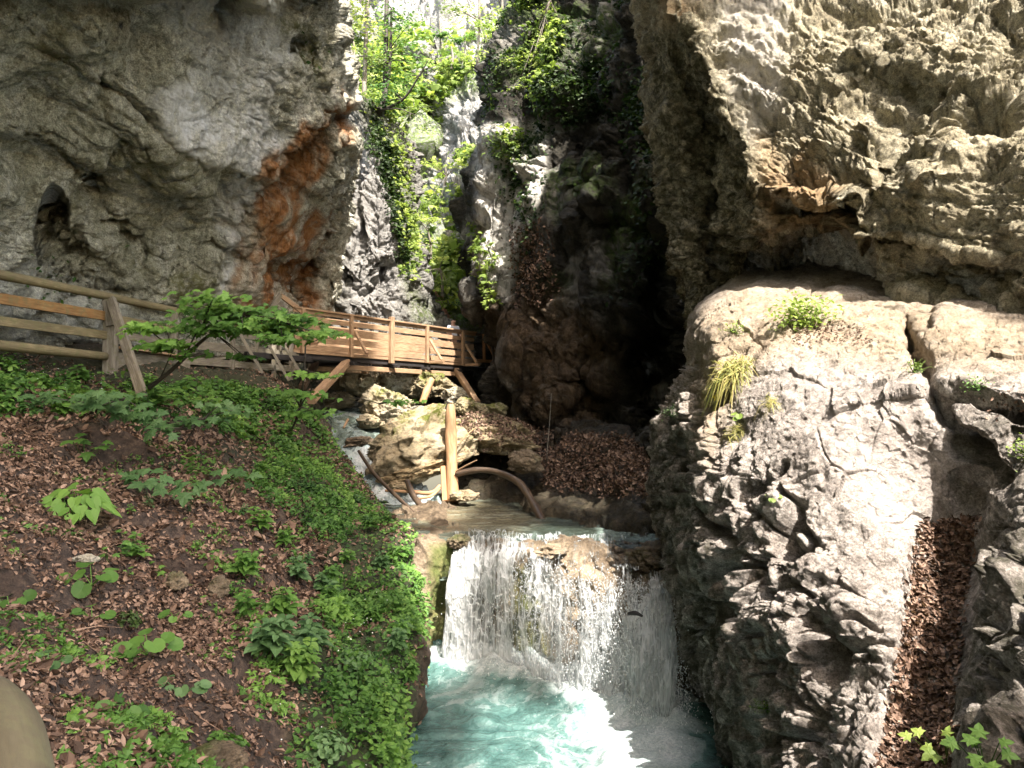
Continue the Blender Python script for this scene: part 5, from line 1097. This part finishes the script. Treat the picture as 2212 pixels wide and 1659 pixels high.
# ---- single plants
def plant(kind, pos, N, r, mat, label, cat='plant', group=None, name=None, nl=None, tint=.5):
    Lv = Leaves(); up = UP*.8+N*.35; up = up/np.linalg.norm(up); s1 = np.cross(up, [0, 1, .1]); s1 /= np.linalg.norm(s1); s2 = np.cross(up, s1)
    ring = lambda a: s1*math.cos(a)+s2*math.sin(a)
    if kind == 'nettle':
        for st_ in range(nl or 3):
            b = pos+ring(random.random()*6.3)*r*.45*random.random(); h = r*random.uniform(.6, 1.25); lean = ring(random.random()*6.3)*.25*h; tip = b+up*h+lean; Lv.stem(b, tip, .004, .25)
            lv = 4; y0 = random.random()*3
            for k in range(lv):
                f = .45+.55*k/(lv-1); c = b+(tip-b)*f; sz = r*(.62-.28*k/(lv-1))
                for m_ in range(4 if k == lv-1 else 2):
                    a = y0+k*PI/2+m_*(PI/2 if k == lv-1 else PI); dr = ring(a)+up*.15
                    Lv.add('ovate', c+dr*.01, up-dr*.25+np.array([0, -.15, 0]), sz*random.uniform(.85, 1.1), dr, .16, tint=tint, droop=.25)
    elif kind == 'butterbur':
        for k in range(nl or 6):
            a = k*2.4+random.random(); d = ring(a); st_ = r*random.uniform(.25, .7); c = pos+d*st_+up*r*random.uniform(.3, .6); Lv.stem(pos, c, .006, .6)
            Lv.add('round', c, up+d*.15+np.array([0, -.45, 0]), r*random.uniform(.42, .7), d, .2, tint=tint)
    elif kind == 'heart':
        for k in range(nl or 22):
            a = k*2.4; d = ring(a); q = math.sqrt((k+.5)/(nl or 22)); c = pos+d*r*.75*q+up*r*(.85-.5*q*q)*random.uniform(.85, 1.1); Lv.stem(pos+d*.02, c, .005, .5)
            Lv.add('heart', c, up+d*.35+np.array([0, -.4, 0]), r*random.uniform(.36, .55), d, .18, tint=tint, droop=.2)
    elif kind == 'maple':
        for k in range(nl or 9):
            a = k*2.4+random.random(); d = ring(a); c = pos+up*r*random.uniform(.5, 1.1)+d*r*random.uniform(.1, .7); Lv.stem(pos, c, .003, .1)
            Lv.add('maple', c, up+np.array([0, -.5, 0]), r*random.uniform(.4, .6), d, .2, tint=tint)
    elif kind == 'fern':
        for k in range(nl or 9):
            d = ring(k*2*PI/(nl or 9)+random.random()*.5)
            Lv.add('frond', pos, up*.8-d*.5+np.array([0, -.3, 0]), r*random.uniform(.8, 1.1), d+up*.7, .1, tint=tint, droop=.35)
    elif kind == 'mound':
        n = nl or 160; v = rng.normal(0, 1, (n, 3)); v /= np.linalg.norm(v, axis=1, keepdims=True); v[:, 2] = np.abs(v[:, 2])*.8; Lv.add('ovate', pos+v*r*rng.uniform(.6, 1, (n, 1)), v+UP*.4, r*.26, spread=.3, tint=tint)
    elif kind == 'grass':
        n = nl or 260; d = rng.normal(0, 1, (n, 3)); d[:, 2] = np.abs(d[:, 2])*.5+.1; Lv.add('blade', pos+rng.normal(0, .25, (n, 3))*r*np.array([1, .5, .8]), N+UP*.3, r*rng.uniform(.6, 1.3, n), d+N*.7, .3, droop=1.0, tint=None, wide=.8)
    elif kind == 'bush':
        n = nl or 420; v = rng.normal(0, .5, (n, 3)); c = pos+v*r*np.array([1, .7, .6])+up*r*.5; Lv.add('ovate', c, UP+np.array([0, -.4, 0]), r*rng.uniform(.12, .22, n), spread=.5, tint=tint)
        for k in range(14): Lv.stem(pos, c[(k*7) % n], .004, .1)
    o = Lv.build(name or {'nettle': 'nettle_plant', 'butterbur': 'butterbur', 'heart': 'broad_leaved_plant', 'maple': 'maple_seedling', 'fern': 'fern', 'mound': 'clover_tuft', 'grass': 'grass_tuft', 'bush': 'small_bush'}[kind], mat)
    return tag(o, label, cat, group)
def px(surf, vx, vy, r): p, n = surf.at(vx, vy); return p, n, r*p[1]/FV
for kind, x, y, r, mat, tint, nl, lb_ in [
 ('heart', 165, 1125, 82, 'leaf_maple', .75, 30, 'large bright green heart leaved plant, the biggest on the left bank'),
 ('butterbur', 195, 1262, 62, 'leaf_maple', .35, 7, 'round leaved plant right below the white stone'),
 ('butterbur', 320, 1412, 62, 'leaf_maple', .45, 7, 'round leaved plant left of the pointed stone, low on the bank'),
 ('butterbur', 395, 1500, 60, 'leaf_blue', .8, 6, 'broad pale green leaves beside the bare brown leaf patch'),
 ('butterbur', 250, 1555, 60, 'leaf_maple', .3, 6, 'round leaves around the dark mossy stone'),
 ('butterbur', 200, 1335, 46, 'leaf_maple', .4, 4, 'few round leaves between two round leaved plants'),
 ('butterbur', 20, 1310, 60, 'leaf_maple', .2, 5, 'round leaved plant cut by left edge of the photo'),
 ('butterbur', 385, 1345, 40, 'leaf_maple', .5, 4, 'small round leaved plant below the mossy pointed stone'),
 ('butterbur', 105, 1440, 46, 'leaf_blue', .5, 5, 'small round leaved plant near the blurred rail end'),
 ('mound', 278, 1345, 34, 'leaf_dark', .8, 200, 'compact dark green clover tuft in the leaf litter'),
 ('nettle', 283, 1210, 48, 'leaf_maple', .5, 3, 'upright pointed leaved plant right of the white stone'),
 ('nettle', 530, 1245, 55, 'leaf_maple', .5, 5, 'pointed leaved plant above middle of bank, pale green'),
 ('nettle', 640, 1250, 48, 'leaf_blue', .6, 4, 'pointed leaved plant near the green rim at mid height'),
 ('nettle', 700, 1290, 48, 'leaf_blue', .6, 4, 'pointed leaved plant touching the dense rim herbs'),
 ('nettle', 540, 1330, 48, 'leaf_maple', .4, 4, 'plant with paired leaves just right of pointed stone'),
 ('nettle', 610, 1330, 56, 'leaf_maple', .6, 5, 'tall paired leaf plant between pointed stone and rim'),
 ('nettle', 580, 1420, 75, 'leaf_blue', .6, 9, 'thick clump of nettle like plants low on the bank'),
 ('nettle', 660, 1400, 66, 'leaf_blue', .5, 8, 'second thick nettle clump nearer the rim'),
 ('nettle', 640, 1470, 66, 'leaf', .7, 8, 'lowest thick nettle clump above the white flowers'),
 ('nettle', 560, 1145, 40, 'leaf_maple', .6, 5, 'small pale plant high on the brown slope'),
 ('nettle', 620, 1180, 38, 'leaf_maple', .5, 4, 'small pale plant right of its twin high on the slope'),
 ('maple', 330, 1085, 62, 'leaf_blue', .5, 9, 'bluish maple seedling above the brown slope'),
 ('maple', 410, 1105, 62, 'leaf_blue', .5, 9, 'bluish maple seedling right of its twin on the slope'),
 ('maple', 300, 1060, 46, 'leaf_blue', .4, 7, 'small maple seedling left of the bluish pair'),
 ('maple', 190, 1005, 56, 'leaf_maple', .3, 8, 'maple seedling above the large heart leaved plant'),
 ('maple', 500, 1075, 56, 'leaf_blue', .5, 8, 'maple seedling at the edge of the green upper band'),
 ('fern', 800, 1490, 66, 'leaf', .6, 11, 'fern drooping over the rim beside the teal pool'),
 ('fern', 850, 1300, 55, 'leaf', .8, 11, 'fern on the rim opposite the waterfall ledge'),
 ('fern', 735, 1560, 60, 'leaf', .7, 10, 'fern among white flowers low on the rim'),
 ('fern', 300, 1570, 55, 'leaf', .6, 9, 'small fern at the bottom of the bank'),
 ('mound', 480, 1630, 60, 'leaf_maple', .4, 260, 'leafy tuft at bottom edge of the photo'),
 ('mound', 700, 1620, 60, 'leaf_blue', .8, 260, 'pale leafy tuft near the foot of the bank'),
 ('mound', 760, 1430, 50, 'leaf_blue', .9, 220, 'pale leafy tuft half way down the rim')]:
    p_, n_, r_ = px(sT, x, y, r); plant(kind, p_, n_, r_, mat, lb_, nl=nl, tint=tint)
gp_, gn_, gx_, gy_ = sT.sample(46, (1-e1_)*flat*pmask(sT.x, sT.y, [(300,950),(560,980),(700,1180),(690,1500),(480,1640),(60,1640),(20,1350),(60,1150),(200,1180)], 30)*sm(-.3, .4, fbm(sT.P, 2, 309)))
for a, b in zip(gp_, gn_): plant('nettle' if random.random() < .7 else 'maple', a, b, random.uniform(.07, .14), random.choice(['leaf_maple', 'leaf_blue', 'leaf']), 'small green seedling standing in the leaf litter of the left bank', 'seedling', 'seedlings in the leaf litter', 'seedling', nl=3 if random.random() < .5 else 2)
gp_, gn_, gx_, gy_ = sT.sample(40, e1_*sm(.2, .6, sT.N[:, 2]))
for a, b in zip(gp_, gn_): plant('nettle', a, b, random.uniform(.13, .22), random.choice(['leaf', 'leaf_blue', 'leaf_maple']), 'leafy herb rising from the dense growth along the bank rim', 'herb', 'herbs along the bank rim', 'herb', nl=5)
gp_, gn_, gx_, gy_ = sT.sample(34, pmask(sT.x, sT.y, [(-60,800),(440,850),(640,870),(700,960),(520,960),(300,910),(-60,920)], 14))
for a, b in zip(gp_, gn_): plant(random.choice(['nettle', 'maple']), a, b, random.uniform(.2, .34), random.choice(['leaf', 'leaf_maple', 'leaf_maple']), 'leafy herb rising from the growth below the path fence', 'herb', 'herbs below the fence', 'herb', nl=6)
for kind, x, y, r, mat, tint, nl, lb_ in [
 ('bush', 1735, 700, 62, 'leaf_bright', .5, 520, 'bright green fern like bush on top of the pale outcrop'),
 ('bush', 1588, 715, 26, 'leaf_bright', .5, 120, 'small green sprig near the outcrop left corner'),
 ('grass', 1590, 800, 62, 'grass', .5, 520, 'dry yellow green grass tuft hanging on the pale outcrop'),
 ('grass', 1665, 865, 32, 'grass', .5, 160, 'small dry grass tuft right of the large one'),
 ('grass', 1590, 930, 36, 'grass', .5, 140, 'drooping grass wisp under the yellow flower'),
 ('butterbur', 1597, 905, 24, 'leaf_bright', .5, 5, 'small round leaved plant under the large grass tuft'),
 ('butterbur', 1668, 1085, 20, 'leaf_bright', .3, 4, 'tiny green plant in the fluted rock of the outcrop'),
 ('bush', 1652, 1535, 24, 'leaf_bright', .3, 90, 'tiny green tuft low on the fluted rock'),
 ('bush', 1975, 800, 28, 'leaf_bright', .3, 90, 'small plant in the long crack of the outcrop'),
 ('bush', 2110, 845, 30, 'leaf', .6, 120, 'dull green sprig right of the long crack'),
 ('bush', 2225, 985, 40, 'leaf_bright', .4, 160, 'green plant at the right edge above the gully'),
 ('maple', 2040, 1650, 62, 'leaf_bright', .5, 8, 'maple seedling at the bottom edge of the gully'),
 ('maple', 2130, 1668, 70, 'leaf_maple', .8, 9, 'bright maple seedling in the bottom right corner'),
 ('bush', 1450, 905, 26, 'leaf_dark', .6, 90, 'dark sprig on the shaded left shoulder of the outcrop')]:
    p_, n_, r_ = px(sB, x, y, r); plant(kind, p_, n_, r_, mat, lb_, nl=nl, tint=tint)
p_, n_, r_ = px(sB, 1550, 858, 10); Lv = Leaves(); Lv.add('tiny', np.repeat([p_+n_*.03], 14, 0), n_, r_*1.1, spread=.5); tag(Lv.build('flower', 'yellow'), 'single yellow flower on the left edge of the pale outcrop', 'flower')

# ---- saplings and trees: trunk tubes and leaf clouds
def tree(name, trunks, crowns, leaf, leafmat, barkmat, label, cat='tree', tpl='clump', lay=.35, group=None, tilt=.45):
    root = empty(name, trunks[0][0][0], label, cat, group); rt = np.array(root.location)
    tb = Bars()
    for pts, rad in trunks: tb.tube(pts, rad, 7, .15, random.randint(0, 99))
    twl = []; Lv = Leaves()
    ends = [np.array(p) for pts, rad in trunks for p in pts[1:]]
    for c, r3, n in crowns:
        c = np.array(c); r3 = np.array(r3); k = int(np.argmin([np.linalg.norm(e-c) for e in ends])); e = ends[k]
        nl = max(2, int(n/60)); cen = rng.normal(0, .5, (nl, 3))*r3+c
        for q in cen[:5]:
            twl.append(Bars()); twl[-1].tube([e, (e+q)/2+np.array([0, 0, .12])*r3[2], q], [r3[0]*.03+.004, .006+r3[0]*.012, .004], 5, .05, 1)
        kk = rng.integers(0, nl, n); p = cen[kk]+rng.normal(0, 1, (n, 3))*r3*np.array([lay, lay, lay*.32])
        Lv.add(tpl, p, UP+np.array([0, -tilt, 0]), rng.uniform(.7, 1.25, n)*leaf, spread=.3, tint=np.clip(.5+.3*(rng.random(nl)[kk]-.5)*2+.25*(p[:, 2]-c[2])/r3[2], 0, 1))
    tb.build('trunk', M[barkmat], root, True)
    for b_ in twl: b_.build('twig', M[barkmat], root, True)
    Lv.build('crown', leafmat, root); return root
def w(px_, D): return px_*D/FV
tree('maple_sapling', [([V(322,838,11.6), V(370,800,11.4), V(430,742,11.2), V(462,718,11.1)], [.035,.032,.026,.018]), ([V(400,770,11.3), V(440,700,11.0), V(520,680,10.8), V(600,690,10.6)], [.014,.012,.009,.006]), ([V(345,820,11.5), V(372,760,11.2), V(385,735,11)], [.012,.009,.006])],
     [(V(450,700,11), (w(80,11), .5, w(40,11)), 300), (V(540,690,10.8), (w(90,11), .5, w(42,11)), 380), (V(440,668,11.1), (w(60,11), .4, w(20,11)), 150), (V(620,715,10.6), (w(70,11), .4, w(30,11)), 200), (V(700,722,10.5), (w(50,11), .3, w(8,11)), 26), (V(360,735,11.1), (w(60,11), .4, w(30,11)), 130), (V(400,760,10.8), (w(60,11), .3, w(26,11)), 60), (V(500,770,10.9), (w(40,11), .3, w(8,11)), 20), (V(320,700,11.1), (w(40,11), .3, w(12,11)), 26)],
     .122, 'leaf_maple', 'bark_dark', 'young maple with tiers of bright leaves leaning in front of the bridge', 'sapling', 'maple', .42, tilt=.55)
tree('sapling', [([V(632,925,13.8), V(648,880,13.6), V(657,800,13.3), V(660,745,13.2)], [.022,.02,.016,.012]), ([V(660,745,13.2), V(690,733,13.1), V(722,730,13)], [.010,.007,.004]), ([V(650,890,13.6), V(700,880,13.4), V(760,860,13.1), V(820,872,12.8)], [.008,.007,.006,.004])],
     [(V(700,715,13), (w(55,13), .3, w(10,13)), 34), (V(690,815,13.1), (w(60,13), .3, w(12,13)), 34), (V(610,840,13.4), (w(60,13), .4, w(20,13)), 70), (V(640,900,13.5), (w(60,13), .4, w(26,13)), 90), (V(850,868,12.8), (w(50,13), .2, w(6,13)), 14)],
     .13, 'leaf_maple', 'bark_dark', 'thin dark stemmed sapling standing before the left bridge brace', 'sapling', 'maple', .42, tilt=.55)
tree('sapling', [([V(230,905,10.2), V(250,880,10), V(270,862,9.9)], [.012,.01,.006])], [(V(250,868,9.8), (w(85,10), .4, w(16,10)), 60), (V(180,858,10), (w(50,10), .3, w(12,10)), 26), (V(310,890,9.7), (w(45,10), .3, w(10,10)), 26)], .15, 'leaf_blue', 'bark_dark', 'low maple layer of pale bluish leaves below the leaning strut', 'sapling', 'maple', .42, tilt=.7)
tree('sapling', [([V(400,960,10.5), V(420,925,10.4), V(440,905,10.3)], [.012,.01,.006])], [(V(420,905,10.2), (w(80,10), .4, w(14,10)), 50), (V(490,880,10.4), (w(50,10), .3, w(12,10)), 26), (V(350,930,10), (w(40,10), .3, w(8,10)), 18)], .13, 'leaf_blue', 'bark_dark', 'low maple layer right of the pale bluish one', 'sapling', 'maple', .42, tilt=.7)
D_ = 31
tree('beech_tree', [([V(786,215,30.6), V(789,120,31), V(793,0,31.4), V(796,-160,32)], [.10,.09,.08,.05])], [(V(775,50,31), (w(36,D_), 1.2, w(70,D_)), 420), (V(760,150,31), (w(30,D_), 1.2, w(46,D_)), 300), (V(815,130,31.5), (w(34,D_), 1.2, w(30,D_)), 240)], .17, 'leaf_bright', 'bark', 'slim pale barked tree left in the gap, bright foliage', tilt=.5)
tree('larch_tree', [([V(818,240,30.6), V(830,215,31), V(833,120,31.3), V(835,0,31.8), V(836,-140,32.4)], [.16,.13,.11,.09,.05]), ([V(830,225,30.8), V(842,130,31.2), V(846,20,31.5)], [.10,.08,.05]), ([V(824,238,30.5), V(870,215,30), V(905,165,29.6), V(925,130,29.4)], [.07,.05,.03,.015]), ([V(820,238,30.6), V(860,235,29.8), V(900,250,29.2)], [.04,.025,.01])],
     [(V(845,20,31.3), (w(52,D_), 1.5, w(40,D_)), 420), (V(860,90,31), (w(50,D_), 1.5, w(30,D_)), 380), (V(820,160,31), (w(50,D_), 1.2, w(30,D_)), 300), (V(850,215,30.5), (w(60,D_), 1.2, w(24,D_)), 380), (V(880,170,30.5), (w(40,D_), 1.2, w(24,D_)), 200)], .13, 'leaf', 'bark_dark', 'dark twin stemmed tree with bent roots on top of sunlit crag', tilt=.3)
for (x, y, x2, y2, D, nm, mt, cr_, lb_) in [
  (1002,205,1003,60,47,'spruce_tree','leaf',[(1002,90,20,40),(1002,150,26,26)],'slender conifer above the grassy top of rock tower'),
  (948,215,950,40,50,'spruce_tree','leaf',[(950,80,18,34),(948,140,24,30)],'faint conifer left of the rock tower'),
  (915,300,912,180,48,'beech_tree','leaf_bright',[(912,190,34,36),(925,240,40,30)],'light green tree in the middle of gap'),
  (880,330,885,230,45,'beech_tree','leaf_bright',[(885,240,30,26),(890,290,34,30)],'light green tree just right of dark roots'),
  (1030,150,1035,-60,42,'maple_tree','leaf_bright',[(1010,15,60,26),(1060,60,50,22),(1020,100,40,20)],'yellow green maple at the top centre of the gap'),
  (1085,150,1080,-100,37,'maple_tree','leaf_bright',[(1090,30,46,34),(1065,130,40,24),(1120,90,36,36),(1080,190,34,26)],'bright maple hanging over from the central cliff'),
  (975,150,975,100,46,'maple_tree','leaf_bright',[(972,138,22,9)],'tiny yellow leaved maple left of slender conifer'),
  (930,560,925,500,33,'hazel_bush','leaf_bright',[(905,490,42,22),(930,530,46,26)],'yellow green bush above the bridge, upper one'),
  (955,640,950,580,32,'hazel_bush','leaf_bright',[(960,585,44,28),(905,590,26,40)],'yellow green bush above the bridge, lower one'),
  (1015,700,1020,640,29.5,'hazel_bush','leaf',[(1015,640,26,36),(1005,680,28,24)],'dark green bush against the cliff at the bridge end'),
  (890,680,893,640,30,'grass_bush','leaf_bright',[(893,640,16,46),(905,690,24,20)],'strip of yellow green growth left of the red soil'),
  (960,400,962,360,40,'hazel_bush','leaf_bright',[(960,370,50,14),(930,440,36,18)],'flat topped green bush half way up the gap'),
  (1050,420,1052,330,31,'hazel_bush','leaf_bright',[(1060,340,16,46),(1050,430,16,40)],'green bush clinging to left edge of central cliff'),
  (1180,60,1190,-60,27,'beech_tree','leaf_bright',[(1180,20,46,34),(1150,120,38,30),(1130,190,30,26),(1230,60,36,30)],'leafy tree rooted on the rim of the central cliff'),
  (760,205,764,90,29.5,'beech_tree','leaf_bright',[(764,120,20,36),(775,200,30,14)],'low bright tree against the edge of the left cliff')]:
    tree(nm, [([V(x,y,D), V((x+x2)/2+3,(y+y2)/2,D), V(x2,y2,D)], [.06*D/30,.05*D/30,.03*D/30])], [(V(a,b,D-.5), (w(c_,D), w(c_,D)*.8, w(d_,D)), int(4.2*math.sqrt(c_*d_))+40) for a,b,c_,d_ in cr_], w(6.4, D), mt, 'bark', lb_, 'bush' if 'bush' in nm else 'tree', tilt=.4)
